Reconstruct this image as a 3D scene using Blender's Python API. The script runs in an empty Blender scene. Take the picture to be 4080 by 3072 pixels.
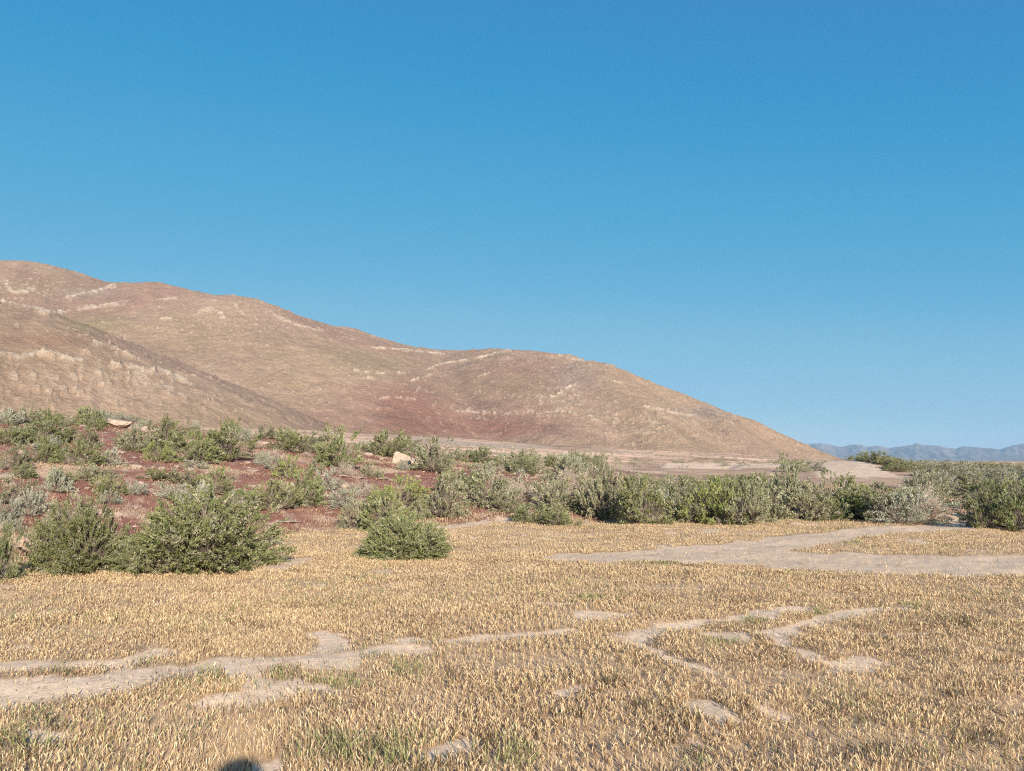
import bpy, math, random
import numpy as np
R = math.radians
# ---------------------------------------------------------------- camera, sky, sun, exposure
SC = bpy.context.scene
COL = SC.collection
CAMZ = 1.6
F = 3070.0                      # focal length in photo pixels (4080 wide)
P = math.atan(300.0 / F)        # camera tilt: horizon at photo row 1836
cd = bpy.data.cameras.new('camera')
cam = bpy.data.objects.new('camera', cd)
COL.objects.link(cam)
cd.sensor_width = 36.0
cd.lens = 36.0 * F / 4080.0
cd.clip_start = 0.05
cd.clip_end = 60000
cam.location = (0, 0, CAMZ)
cam.rotation_euler = (R(90) + P, 0, 0)
SC.camera = cam

SUN_EL = 20.0
SUN_AZ = 180 - 18.5             # clockwise from +Y: behind the camera, to its right
w = bpy.data.worlds.new('World')
SC.world = w
w.use_nodes = True
wn = w.node_tree
bg = wn.nodes['Background']
sky = wn.nodes.new('ShaderNodeTexSky')
sky.sky_type = 'NISHITA'
sky.sun_disc = False
sky.sun_elevation = R(SUN_EL)
sky.sun_rotation = R(SUN_AZ)
sky.altitude = 1400
sky.air_density = 1.0
sky.dust_density = 0.15
sky.ozone_density = 3.0
# a clean high-desert sky: the sky texture's response is adjusted per channel
vs = wn.nodes.new('ShaderNodeVectorMath'); vs.operation = 'SCALE'; vs.inputs['Scale'].default_value = 0.2018 / 2.4
wn.links.new(sky.outputs[0], vs.inputs[0])
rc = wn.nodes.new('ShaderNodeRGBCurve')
CV = ([(0, .12), (.11, .10), (.167, .036), (.27, .068), (.38, .112), (.577, .205), (1.134, .33), (2.4, 1.2)],  # red raised at both ends: added warmth for shadows, from sky out of view
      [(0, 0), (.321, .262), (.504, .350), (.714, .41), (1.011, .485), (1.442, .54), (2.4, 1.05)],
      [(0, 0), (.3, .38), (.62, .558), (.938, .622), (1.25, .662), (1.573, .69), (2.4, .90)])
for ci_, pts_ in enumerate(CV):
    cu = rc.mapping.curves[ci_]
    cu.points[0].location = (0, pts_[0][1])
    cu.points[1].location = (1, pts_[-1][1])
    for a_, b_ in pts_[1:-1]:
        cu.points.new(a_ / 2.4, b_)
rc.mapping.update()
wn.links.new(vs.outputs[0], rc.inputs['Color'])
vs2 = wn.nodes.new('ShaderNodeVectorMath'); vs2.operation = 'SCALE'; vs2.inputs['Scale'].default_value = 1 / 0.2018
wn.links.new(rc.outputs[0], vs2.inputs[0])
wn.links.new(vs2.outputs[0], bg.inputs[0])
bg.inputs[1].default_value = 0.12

sl = bpy.data.lights.new('sun', 'SUN')
sl.energy = 5.0
sl.angle = R(0.6)
sl.color = (1.0, 0.91, 0.79)
so = bpy.data.objects.new('sun', sl)
COL.objects.link(so)
ta, te = R(SUN_AZ), R(SUN_EL)
from mathutils import Vector, noise as mnoise
tosun = Vector((math.sin(ta) * math.cos(te), math.cos(ta) * math.cos(te), math.sin(te)))
so.rotation_euler = tosun.to_track_quat('Z', 'Y').to_euler()
so.location = tosun * 50
SC.view_settings.view_transform = 'Standard'
SC.view_settings.look = 'None'
SC.view_settings.exposure = 0.80
SC.view_settings.gamma = 1.0
SC.cycles.filter_width = 1.1
SC.cycles.use_denoising = False
SC.cycles.volume_bounces = 1
SC.cycles.max_bounces = 6

# ---------------------------------------------------------------- maths helpers
cP, sP = math.cos(P), math.sin(P)


def proj(x, y, z):
    dz = z - CAMZ
    dep = y * cP + dz * sP
    up = -y * sP + dz * cP
    ok = dep > 0.05
    d = np.where(ok, dep, 1.0)
    px = np.where(ok, 2040 + F * x / d, -99999.0)
    py = np.where(ok, 1536 - F * up / d, 99999.0)
    return px, py


def ray(px, py):
    a = (px - 2040.0) / F
    b = (1536.0 - py) / F
    return a, cP - b * sP, sP + b * cP       # x, y, z direction (unit depth)


def az_of_px(px):
    return math.degrees(math.atan((px - 2040.0) / (F / cP)))


def hash2(ix, iy, seed):
    h = (ix.astype(np.int64) * 374761393 + iy.astype(np.int64) * 668265263 + seed * 974634777) & 0xffffffff
    h = ((h ^ (h >> 13)) * 1274126177) & 0xffffffff
    h = (h ^ (h >> 16)) & 0xffffffff
    return h.astype(np.float64) / 4294967295.0


def vnoise(x, y, seed=0):
    x = np.asarray(x, float); y = np.asarray(y, float)
    ix = np.floor(x); iy = np.floor(y)
    fx = x - ix; fy = y - iy
    fx = fx * fx * (3 - 2 * fx); fy = fy * fy * (3 - 2 * fy)
    ix = ix.astype(np.int64); iy = iy.astype(np.int64)
    a = hash2(ix, iy, seed); b = hash2(ix + 1, iy, seed)
    c = hash2(ix, iy + 1, seed); d = hash2(ix + 1, iy + 1, seed)
    return (a * (1 - fx) + b * fx) * (1 - fy) + (c * (1 - fx) + d * fx) * fy


def fbm(x, y, seed=0, octv=4, gain=0.5):
    s = 0; a = 1; t = 0
    for k in range(octv):
        s = s + a * vnoise(x * 2 ** k + 17.3 * k, y * 2 ** k - 9.1 * k, seed + k)
        t += a; a *= gain
    return s / t                     # 0..1


def sst(a, b, x):
    t = np.clip((x - a) / (b - a), 0, 1)
    return t * t * (3 - 2 * t)


def inpoly(px, py, poly):
    ins = np.zeros(px.shape, bool)
    n = len(poly)
    for i in range(n):
        x0, y0 = poly[i]; x1, y1 = poly[(i + 1) % n]
        c = ((y0 > py) != (y1 > py))
        with np.errstate(divide='ignore', invalid='ignore'):
            xi = (x1 - x0) * (py - y0) / ((y1 - y0) if y1 != y0 else 1e-9) + x0
        ins ^= c & (px < xi)
    return ins


def dline(px, py, line, ys=1.0):
    """distance to a polyline, the vertical axis stretched by ys"""
    best = np.full(px.shape, 1e9)
    for (x0, y0), (x1, y1) in zip(line[:-1], line[1:]):
        dx = x1 - x0; dy = (y1 - y0) * ys
        t = np.clip(((px - x0) * dx + (py - y0) * ys * dy) / (dx * dx + dy * dy + 1e-9), 0, 1)
        d = np.hypot(px - x0 - t * dx, (py - y0) * ys - t * dy)
        best = np.minimum(best, d)
    return best


# ---------------------------------------------------------------- object helpers
def tag(o, label=None, cat=None, group=None, kind=None):
    if label: o['label'] = label
    if cat: o['category'] = cat
    if group: o['group'] = group
    if kind: o['kind'] = kind
    return o


def link(o, parent=None):
    COL.objects.link(o)
    if parent is not None: o.parent = parent
    return o


def empty(name, loc, rz=0.0):
    o = bpy.data.objects.new(name, None)
    o.location = loc
    o.rotation_euler = (0, 0, rz)
    o.empty_display_size = 0.2
    return link(o)


def np_mesh(name, verts, quads=None, tris=None, cols=None, smooth=False, floats=None):
    """verts (n,3); quads (m,4); tris (k,3); cols {name:(n,3)}; floats {name:(n,)}"""
    me = bpy.data.meshes.new(name)
    nv = len(verts)
    me.vertices.add(nv)
    me.vertices.foreach_set('co', np.ascontiguousarray(verts, np.float32).ravel())
    parts, starts, off = [], [], 0
    if quads is not None and len(quads):
        parts.append(np.asarray(quads, np.int32).ravel()); starts.append(off + 4 * np.arange(len(quads))); off += 4 * len(quads)
    if tris is not None and len(tris):
        parts.append(np.asarray(tris, np.int32).ravel()); starts.append(off + 3 * np.arange(len(tris))); off += 3 * len(tris)
    me.loops.add(off)
    me.loops.foreach_set('vertex_index', np.concatenate(parts))
    st = np.concatenate(starts).astype(np.int32)
    me.polygons.add(len(st))
    me.polygons.foreach_set('loop_start', st)
    if smooth:
        me.polygons.foreach_set('use_smooth', np.ones(len(st), bool))
    me.update(calc_edges=True)
    for k, c in (cols or {}).items():
        a = me.attributes.new(k, 'FLOAT_COLOR', 'POINT')
        c4 = np.ones((nv, 4), np.float32); c4[:, :3] = c
        a.data.foreach_set('color', c4.ravel())
    for k, c in (floats or {}).items():
        a = me.attributes.new(k, 'FLOAT', 'POINT')
        a.data.foreach_set('value', np.ascontiguousarray(c, np.float32))
    return me


def mesh_obj(name, me, mat, parent=None):
    o = bpy.data.objects.new(name, me)
    if not me.materials:
        me.materials.append(mat)
    return link(o, parent)


def grid_quads(nr, nc):
    i = np.arange(nr - 1)[:, None] * nc + np.arange(nc - 1)[None, :]
    i = i.ravel()
    return np.stack([i, i + 1, i + nc + 1, i + nc], 1)


# ---------------------------------------------------------------- materials
def newmat(name, rough=0.9):
    m = bpy.data.materials.new(name)
    m.use_nodes = True
    b = m.node_tree.nodes['Principled BSDF']
    b.inputs['Roughness'].default_value = rough
    b.inputs['Specular IOR Level'].default_value = 0.15
    return m, m.node_tree, b


def N(nt, t, **kw):
    n = nt.nodes.new(t)
    for k, v in kw.items():
        if k in n.inputs.keys(): n.inputs[k].default_value = v
        else: setattr(n, k, v)
    return n


def attr_mat(name, noise_scales=((3.0, 0.25),), bump=None, rough=0.95, attr='col', coord='Object', trans=0.0):
    """surface colour from a stored colour attribute, varied by procedural noise"""
    m, nt, b = newmat(name, rough)
    L = nt.links
    at = N(nt, 'ShaderNodeAttribute', attribute_name=attr)
    tc = N(nt, 'ShaderNodeTexCoord')
    c = at.outputs['Color']
    for sc, amt in noise_scales:
        nz = N(nt, 'ShaderNodeTexNoise'); nz.inputs['Scale'].default_value = sc; nz.inputs['Detail'].default_value = 5
        nz.inputs['Roughness'].default_value = 0.65
        L.new(tc.outputs[coord], nz.inputs['Vector'])
        mr = N(nt, 'ShaderNodeMapRange'); mr.inputs['From Min'].default_value = 0.3; mr.inputs['From Max'].default_value = 0.7
        mr.inputs['To Min'].default_value = 1 - amt; mr.inputs['To Max'].default_value = 1 + amt
        L.new(nz.outputs['Fac'], mr.inputs['Value'])
        vm = N(nt, 'ShaderNodeVectorMath', operation='SCALE')
        L.new(c, vm.inputs[0]); L.new(mr.outputs[0], vm.inputs['Scale'])
        c = vm.outputs[0]
    L.new(c, b.inputs['Base Color'])
    if bump:
        prev = None
        for sc, dist in bump:
            nz = N(nt, 'ShaderNodeTexNoise'); nz.inputs['Scale'].default_value = sc; nz.inputs['Detail'].default_value = 6
            nz.inputs['Roughness'].default_value = 0.7
            L.new(tc.outputs[coord], nz.inputs['Vector'])
            bp = N(nt, 'ShaderNodeBump'); bp.inputs['Strength'].default_value = 1.0; bp.inputs['Distance'].default_value = dist
            L.new(nz.outputs['Fac'], bp.inputs['Height'])
            if prev is not None: L.new(prev, bp.inputs['Normal'])
            prev = bp.outputs[0]
        L.new(prev, b.inputs['Normal'])
    if trans > 0:
        tr = N(nt, 'ShaderNodeBsdfTranslucent')
        L.new(c, tr.inputs['Color'])
        mx = N(nt, 'ShaderNodeMixShader'); mx.inputs[0].default_value = trans
        L.new(b.outputs[0], mx.inputs[1]); L.new(tr.outputs[0], mx.inputs[2])
        L.new(mx.outputs[0], nt.nodes['Material Output'].inputs['Surface'])
    return m


M_ground = attr_mat('ground_earth', ((0.7, 0.10), (9.0, 0.16), (60.0, 0.20)), bump=((25.0, 0.008), (90.0, 0.003)))
M_hill = attr_mat('hill_earth', ((0.012, 0.08), (0.08, 0.10), (0.45, 0.20)), bump=((0.25, 1.1), (0.8, 0.6)))
M_mount = attr_mat('mountain_rock', ((0.0006, 0.15), (0.003, 0.2)), bump=((0.004, 60.0),))
M_blade = attr_mat('grass_blade', ((0.8, 0.10),), rough=0.7, trans=0.28)
M_leafattr = {}


def leaf_mat(name, trans=0.2, rough=0.6):
    """leaf colour stored per leaf, each bush shifted a little by its own random value"""
    m, nt, b = newmat(name, rough)
    L = nt.links
    at = N(nt, 'ShaderNodeAttribute', attribute_name='col')
    oi = N(nt, 'ShaderNodeObjectInfo')
    mr = N(nt, 'ShaderNodeMapRange'); mr.inputs['To Min'].default_value = 0.80; mr.inputs['To Max'].default_value = 1.18
    L.new(oi.outputs['Random'], mr.inputs['Value'])
    mh = N(nt, 'ShaderNodeMapRange'); mh.inputs['To Min'].default_value = 0.485; mh.inputs['To Max'].default_value = 0.508
    mu = N(nt, 'ShaderNodeMath', operation='FRACT')
    ml = N(nt, 'ShaderNodeMath', operation='MULTIPLY'); ml.inputs[1].default_value = 7.31
    L.new(oi.outputs['Random'], ml.inputs[0]); L.new(ml.outputs[0], mu.inputs[0]); L.new(mu.outputs[0], mh.inputs['Value'])
    h = N(nt, 'ShaderNodeHueSaturation')
    L.new(at.outputs['Color'], h.inputs['Color']); L.new(mr.outputs[0], h.inputs['Value']); L.new(mh.outputs[0], h.inputs['Hue'])
    L.new(h.outputs[0], b.inputs['Base Color'])
    tr = N(nt, 'ShaderNodeBsdfTranslucent'); L.new(h.outputs[0], tr.inputs['Color'])
    mx = N(nt, 'ShaderNodeMixShader'); mx.inputs[0].default_value = trans
    L.new(b.outputs[0], mx.inputs[1]); L.new(tr.outputs[0], mx.inputs[2])
    L.new(mx.outputs[0], nt.nodes['Material Output'].inputs['Surface'])
    return m


M_leaf = leaf_mat('shrub_leaf')
M_wood = attr_mat('shrub_wood', ((12.0, 0.25),), rough=0.9)


def rock_mat(name, base, spot):
    m, nt, b = newmat(name, 0.92)
    L = nt.links
    tc = N(nt, 'ShaderNodeTexCoord')
    nz = N(nt, 'ShaderNodeTexNoise', Scale=4.0, Detail=8.0, Roughness=0.7)
    L.new(tc.outputs['Object'], nz.inputs['Vector'])
    cr = N(nt, 'ShaderNodeValToRGB')
    cr.color_ramp.elements[0].position = 0.35; cr.color_ramp.elements[0].color = (*spot, 1)
    cr.color_ramp.elements[1].position = 0.55; cr.color_ramp.elements[1].color = (*base, 1)
    L.new(nz.outputs['Fac'], cr.inputs[0]); L.new(cr.outputs[0], b.inputs['Base Color'])
    n2 = N(nt, 'ShaderNodeTexNoise', Scale=9.0, Detail=8.0, Roughness=0.75)
    L.new(tc.outputs['Object'], n2.inputs['Vector'])
    bp = N(nt, 'ShaderNodeBump', Strength=0.9, Distance=0.06)
    L.new(n2.outputs['Fac'], bp.inputs['Height']); L.new(bp.outputs[0], b.inputs['Normal'])
    return m


M_rock = rock_mat('pale_limestone', (0.47, 0.36, 0.27), (0.29, 0.21, 0.16))
M_rock2 = rock_mat('pinkish_stone', (0.45, 0.31, 0.24), (0.28, 0.18, 0.14))

# ---------------------------------------------------------------- terrain heights
# rows: photo column, foot radius, crest radius, crest z, hill-base radius, hill-base row
TT = np.array([
    (-2600, 15.0, 36, 4.1, 250, 1690),
    (0,     15.2, 38, 3.45, 258, 1700),
    (400,   15.8, 38, 3.33, 268, 1704),
    (700,   16.8, 38, 3.10, 290, 1708),
    (1000,  17.8, 39, 2.80, 330, 1712),
    (1200,  18.5, 39, 2.60, 350, 1716),
    (1500,  19.3, 40, 2.16, 380, 1732),
    (1800,  20.0, 41, 1.85, 400, 1745),
    (2100,  20.5, 43, 1.60, 420, 1768),
    (2500,  21.0, 48, 1.25, 440, 1792),
    (2900,  21.5, 54, 1.00, 480, 1808),
    (3250,  22.0, 80, 1.58, 560, 1829),
    (3420,  22.0, 85, 1.60, 620, 1836),
    (3600,  22.0, 75, 1.10, 640, 1838),
    (4080,  22.0, 70, 0.75, 700, 1839),
    (6000,  22.0, 70, 0.70, 700, 1839)], float)
TAZ = np.degrees(np.arctan((TT[:, 0] - 2040) / (F / cP)))
TZB = 1.6 + (1836 - TT[:, 5]) / F * TT[:, 4]


def H(x, y, detail=True):
    x = np.asarray(x, float); y = np.asarray(y, float)
    r = np.hypot(x, y)
    az = np.degrees(np.arctan2(x, y))
    r0 = np.interp(az, TAZ, TT[:, 1]); r1 = np.interp(az, TAZ, TT[:, 2]); zc = np.interp(az, TAZ, TT[:, 3])
    rb = np.interp(az, TAZ, TT[:, 4]); zb = np.interp(az, TAZ, TZB)
    rw = r + 1.2 * (fbm(x * 0.25, y * 0.25, 5, 3) - 0.5) * sst(8, 16, r)
    t = np.clip((rw - r0) / (r1 - r0), 0, 1)
    h = zc * (1 - (1 - t) ** 1.35)
    h = h * sst(0, 0.12, t) ** 0.5
    # beyond the crest: a shallow dip, then the apron up to the foot of the hill
    dip = np.minimum(zc - 0.55, 0.8 * zc)
    k1 = sst(0, 1, (r - r1) / 14.0)
    z2 = zc * (1 - k1) + dip * k1
    u = np.clip((r - r1 - 14) / (rb - r1 - 14), 0, 1)
    z3 = dip + (zb - dip) * u
    out = np.where(r < r1, h, np.where(r < r1 + 14, z2, z3))
    far = sst(900, 5000, r)
    out = out * (1 - far) - 0.0 * far
    behind = sst(75, 110, np.abs(az))
    out = out * (1 - behind)
    # gentle unevenness
    if detail:
        a = 0.02 + 0.10 * sst(14, 24, r)
        out = out + a * (fbm(x * 0.6, y * 0.6, 11, 4) - 0.5) * 2
        out = out + 0.022 * (fbm(x * 2.6, y * 2.6, 21, 4) - 0.5) * 2 * sst(60, 20, r)
        # the pale earth berm beyond the thicket
        pxa = 2040 + (F / cP) * np.tan(np.radians(np.clip(az, -80, 80)))
        be = sst(2580, 2660, pxa) * sst(3200, 3080, pxa) * np.exp(-((r - 62 - 2 * (fbm(x * .1, y * .1, 3, 2) - .5)) / 2.6) ** 2)
        out = out * (1 - be) + be * (1.40 + 0.22 * (fbm(x * 0.9, y * 0.9, 31, 3) - 0.5))
    return out


def hit(px, py, lo=3.0, hi=400.0):
    """ground point seen at a photo pixel"""
    a, b, c = ray(px, py)
    s = np.exp(np.linspace(math.log(lo), math.log(hi), 2500))
    X, Y, Z = a * s, b * s, CAMZ + c * s
    g = H(X, Y, False)
    k = np.nonzero(Z < g)[0]
    k = k[0] if len(k) else len(s) - 1
    return float(X[k]), float(Y[k]), float(H(X[k], Y[k]))


# ---------------------------------------------------------------- what lies on the ground, in plan
BARE = [
    [(3900, 2085), (3489, 2098), (3060, 2143), (2870, 2170), (2593, 2189), (2300, 2205), (2150, 2218), (2330, 2250), (2700, 2240), (3060, 2265),
     (3521, 2290), (4080, 2299), (5200, 2300), (5200, 2218), (4080, 2218), (3590, 2213), (3400, 2206), (3152, 2200), (3337, 2163), (3567, 2123), (3844, 2107), (3900, 2105)],
    [(1690, 2100), (1830, 2085), (2040, 2066), (2060, 2078), (1850, 2100), (1700, 2114)],
    [(3790, 2045), (3850, 2045), (3860, 2110), (3780, 2100)],
    [(1245, 2525), (1345, 2520), (1385, 2590), (1270, 2600)],
    [(1720, 2930), (1880, 2925), (1930, 2960), (1860, 3010), (1690, 3015), (1700, 2960)],
    [(890, 3000), (1010, 3000), (1030, 3090), (870, 3090)],
]
TRACKS = [   # polyline, half width in metres
    ([(-300, 2760), (0, 2745), (220, 2748), (450, 2728), (640, 2690), (800, 2672), (960, 2655)], 0.36),
    ([(-300, 2668), (0, 2668), (250, 2664), (480, 2642), (620, 2600)], 0.19),
    ([(860, 2660), (1050, 2655), (1300, 2622), (1480, 2603), (1650, 2595)], 0.18),
    ([(1640, 2560), (1830, 2555), (2050, 2535), (2250, 2515)], 0.14),
    ([(1330, 2600), (1450, 2602), (1640, 2600)], 0.10),
    ([(2520, 2555), (2580, 2515), (2700, 2490), (2880, 2470), (3060, 2445), (3250, 2425)], 0.21),
    ([(2520, 2555), (2600, 2600), (2720, 2650), (2850, 2690)], 0.07),
    ([(3070, 2530), (3180, 2495), (3320, 2450), (3450, 2425), (3620, 2420)], 0.14),
    ([(3070, 2530), (3130, 2580), (3240, 2620)], 0.12),
    ([(3400, 2525), (3560, 2530), (3700, 2520)], 0.06),
    ([(1100, 2748), (1250, 2755), (1370, 2762)], 0.10),
    ([(1940, 2395), (2350, 2412)], 0.04),
    ([(0, 2890), (180, 2930), (260, 2940)], 0.10),
    ([(2240, 2760), (2300, 2740)], 0.10),
    ([(2780, 2820), (2860, 2860)], 0.12),
]


def unz0(px, py):
    a, b, c = ray(px, py)
    s = -CAMZ / c
    return (a * s, b * s)


TRW = [([unz0(*p) for p in line], w_ * 0.8) for line, w_ in TRACKS]
RIGHT_ROAD = [(3290, 1836), (3420, 1833), (3480, 1850), (3560, 1885), (3600, 1905), (3250, 1905), (3260, 1865), (3240, 1838)]


def masks(x, y, z):
    """bare (pale dirt), red (dry red grass ground), slope factor - stored on the ground, used for planting too"""
    px, py = proj(x, y, z)
    r = np.hypot(x, y)
    az = np.degrees(np.arctan2(x, y))
    # ragged outlines: warp amounts in pixels shrink with distance
    wz = F / np.maximum(r, 2)
    wx = (fbm(x * 2.2, y * 2.2, 41, 4) - 0.5) * 0.9 * wz
    wy = (fbm(x * 2.2 + 50, y * 2.2, 43, 4) - 0.5) * 0.9 * wz * (1.6 / np.maximum(r, 2))
    qx, qy = px + wx, py + wy
    bare = np.zeros(px.shape)
    for poly in BARE:
        bare = np.maximum(bare, inpoly(qx, qy, poly).astype(float))
    n1 = fbm(x * 1.1, y * 1.1, 51, 4)
    n2 = fbm(x * 3.0, y * 3.0, 57, 3)
    for line, hw in TRW:
        d = dline(x, y, line)
        bare = np.maximum(bare, 1 - sst(0.45, 1.35, d / hw + (n2 - 0.5) * 2.8))
    # small bare spots
    bare = np.maximum(bare, 0.9 * sst(0.72, 0.76, n1) * (r < 24))
    r0 = np.interp(az, TAZ, TT[:, 1])
    slope = sst(-0.5, 0.9, r - r0 + (fbm(x * .8, y * .8, 61, 3) - .5) * 2.0)
    return bare, slope, px, py, r, az, n1, n2


def build_ground():
    a_in = np.radians(np.arange(-50, 50.01, 0.075))
    a_l = np.radians(np.arange(-180, -50, 2.5)); a_r = np.radians(np.arange(52, 180.01, 2.5))
    az = np.concatenate([a_l, a_in, a_r])
    rr = [0.0, 0.4, 0.8, 1.2, 1.6]
    while rr[-1] < 130: rr.append(rr[-1] * 1.0085 + 0.002)
    while rr[-1] < 14000: rr.append(rr[-1] * 1.03)
    rr = np.array(rr)
    A, RR = np.meshgrid(az, rr)
    x = (RR * np.sin(A)).ravel(); y = (RR * np.cos(A)).ravel()
    z = H(x, y)
    bare, slope, px, py, r, azd, n1, n2 = masks(x, y, z)
    dirt = np.array([0.66, 0.49, 0.33]); under = np.array([0.56, 0.385, 0.225]); red = np.array([0.255, 0.125, 0.092]); tan = np.array([0.50, 0.35, 0.24])
    c = np.tile(under, (len(x), 1))
    c = c * (1 - bare[:, None]) + dirt * (1 + 0.17 * sst(10.5, 8.5, r))[:, None] * bare[:, None]
    # slope: red dry-grass earth with tan patches
    k = sst(0.50, 0.68, fbm(x * 0.45, y * 0.9, 71, 5) + 0.05 * sst(30, 38, r))
    stones = sst(0.60, 0.66, fbm(x * 2.6, y * 3.6, 77, 3))
    rc = red[None] * (1 - k[:, None]) + tan[None] * k[:, None]
    rc = rc * (1 - 0.35 * stones[:, None]) + np.array([0.5, 0.38, 0.29]) * 0.35 * stones[:, None]
    right = sst(5.0, 16.0, azd)
    rc = rc * (1 - 0.75 * right[:, None]) + np.array([0.46, 0.32, 0.21]) * 0.75 * right[:, None]
    c = c * (1 - slope[:, None]) + rc * slope[:, None]
    b2 = np.maximum(bare * (r < 26), 0)[:, None]
    c = c * (1 - b2) + dirt * (1 + 0.17 * sst(10.5, 8.5, r))[:, None] * b2
    # apron beyond the crest: tan scrubland with horizontal bands
    r1 = np.interp(azd, TAZ, TT[:, 2])
    fa = sst(2, 12, r - r1)
    band = fbm(azd * 0.35, np.log(np.maximum(r, 1)) * 16, 83, 4)
    ac = np.array([0.72, 0.475, 0.315]) * (0.45 + 1.1 * band[:, None])
    redder = sst(0.5, 0.62, fbm(azd * 0.2, np.log(np.maximum(r, 1)) * 9, 87, 3))[:, None]
    ac = ac * (1 - 0.5 * redder) + np.array([0.27, 0.15, 0.11]) * 0.5 * redder
    c = c * (1 - fa[:, None]) + ac * fa[:, None]
    pl = np.maximum.reduce([1 - sst(4, 8, dline(px, py, [(1480, 1727), (1700, 1750), (1900, 1769), (2170, 1783)], 1.0)),
                            1 - sst(2, 5, dline(px, py, [(1560, 1760), (1900, 1775), (2100, 1790)], 1.0)),
                            0.8 * (1 - sst(2, 4, dline(px, py, [(2300, 1792), (2600, 1806)], 1.0)))]) * fa
    c = c * (1 - pl[:, None]) + np.array([0.50, 0.37, 0.26]) * pl[:, None]
    dl = (1 - sst(2, 4.5, dline(px, py, [(1860, 1742), (2200, 1776), (2500, 1787), (2900, 1800), (3300, 1822)], 1.0))) * fa
    c = c * (1 - 0.6 * dl[:, None]) + np.array([0.14, 0.10, 0.05]) * 0.6 * dl[:, None]
    # pale road ramp and berm
    rd = (inpoly(px + 30 * (n2 - 0.5) + 60 * (fbm(x * 0.5, y * 0.5, 91, 3) - 0.5), py + 14 * (fbm(x * 0.7, y * 0.3, 93, 3) - 0.5), RIGHT_ROAD) & (r > 40) & (r < 200)).astype(float)
    pxa = 2040 + (F / cP) * np.tan(np.radians(np.clip(azd, -80, 80)))
    be = sst(2540, 2660, pxa) * sst(3260, 3180, pxa) * (np.abs(r - 61) < 5.5)
    rd = np.maximum(rd, be)
    c = c * (1 - rd[:, None]) + np.array([0.62, 0.46, 0.325]) * rd[:, None]
    farc = sst(300, 1500, r)[:, None]
    c = c * (1 - farc) + np.array([0.30, 0.22, 0.14]) * farc
    me = np_mesh('ground', np.stack([x, y, z], 1), quads=grid_quads(len(rr), len(az)), cols={'col': c}, smooth=True)
    o = mesh_obj('ground', me, M_ground)
    tag(o, kind='structure')


build_ground()

# ---------------------------------------------------------------- the hill
MAIN = [(-2500, 900, 1000), (-1200, 985, 950), (-500, 1015, 920), (0, 1040, 900), (110, 1042, 900), (230, 1068, 890), (330, 1098, 885), (400, 1122, 880), (520, 1128, 865), (620, 1124, 850),
        (700, 1142, 840), (830, 1173, 820), (900, 1178, 810), (970, 1188, 800), (1100, 1235, 800), (1200, 1268, 810), (1300, 1303, 820), (1370, 1305, 830), (1450, 1335, 840), (1560, 1365, 860),
        (1640, 1382, 860), (1750, 1397, 865), (1880, 1396, 840), (1960, 1389, 800), (2060, 1388, 760), (2170, 1394, 730), (2260, 1407, 715), (2310, 1428, 705),
        (2400, 1443, 700), (2446, 1461, 697), (2524, 1499, 692), (2593, 1523, 688), (2732, 1579, 682), (2824, 1616, 677), (2962, 1667, 670), (3060, 1712, 665), (3198, 1770, 660), (3323, 1822, 655), (3380, 1848, 650), (3440, 1875, 648)]
SPURS = [
    ([(-2500, 1080, 380), (-1200, 1120, 385), (-500, 1170, 390), (0, 1212, 400), (120, 1265, 404), (240, 1312, 408), (380, 1362, 413), (600, 1452, 420), (850, 1545, 430), (1080, 1650, 440), (1260, 1722, 450)], 0.50, 30),
    ([(935, 1215, 790), (925, 1270, 740), (890, 1340, 690), (855, 1400, 640), (880, 1490, 590), (960, 1590, 530), (1060, 1680, 470)], 0.42, 30),
    ([(330, 1110, 860), (300, 1170, 800), (230, 1235, 740)], 0.5, 25),
    ([(1900, 1425, 780), (1780, 1480, 710), (1690, 1550, 650), (1630, 1640, 580), (1610, 1715, 520)], 0.42, 28),
    ([(2080, 1396, 745), (2100, 1450, 690), (2140, 1540, 620), (2180, 1640, 560), (2230, 1740, 500)], 0.46, 34),
    ([(2330, 1440, 700), (2420, 1540, 630), (2520, 1660, 560), (2600, 1750, 510)], 0.60, 26),
    ([(2760, 1605, 675), (2860, 1700, 610), (2980, 1800, 570)], 0.70, 18),
    ([(1250, 1290, 800), (1180, 1370, 740), (1130, 1450, 680)], 0.42, 30),
]


def p3(px, py, D):
    a, b, c = ray(px, py)
    s = D / math.hypot(a, b)
    return (a * s, b * s, CAMZ + c * s)


def crest_pts(line, step=8.0):
    P3 = [np.array(p3(*q)) for q in line]
    out = []
    for a, b in zip(P3[:-1], P3[1:]):
        n = max(1, int(np.linalg.norm(b - a) / step))
        for k in range(n): out.append(a + (b - a) * k / n)
    out.append(P3[-1])
    return np.array(out)


def hill_base(x, y):
    z = np.full(x.shape, -50.0)
    sets = [(crest_pts([q for q in MAIN if q[0] < 2000]), 0.43, 14), (crest_pts([q for q in MAIN if q[0] > 1950]), 0.60, 8)] + [(crest_pts(l), s, w_) for l, s, w_ in SPURS]
    for pts, s, w_ in sets:
        zz = np.full(x.shape, -80.0)
        for q in pts:
            d = np.sqrt((x - q[0]) ** 2 + (y - q[1]) ** 2 + w_ * w_) - w_
            zz = np.maximum(zz, q[2] - s * d)
        # smooth union
        k = 6.0
        hh = np.clip(0.5 + 0.5 * (zz - z) / k, 0, 1)
        z = z * (1 - hh) + zz * hh + k * hh * (1 - hh) * 0.35
    return z


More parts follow.
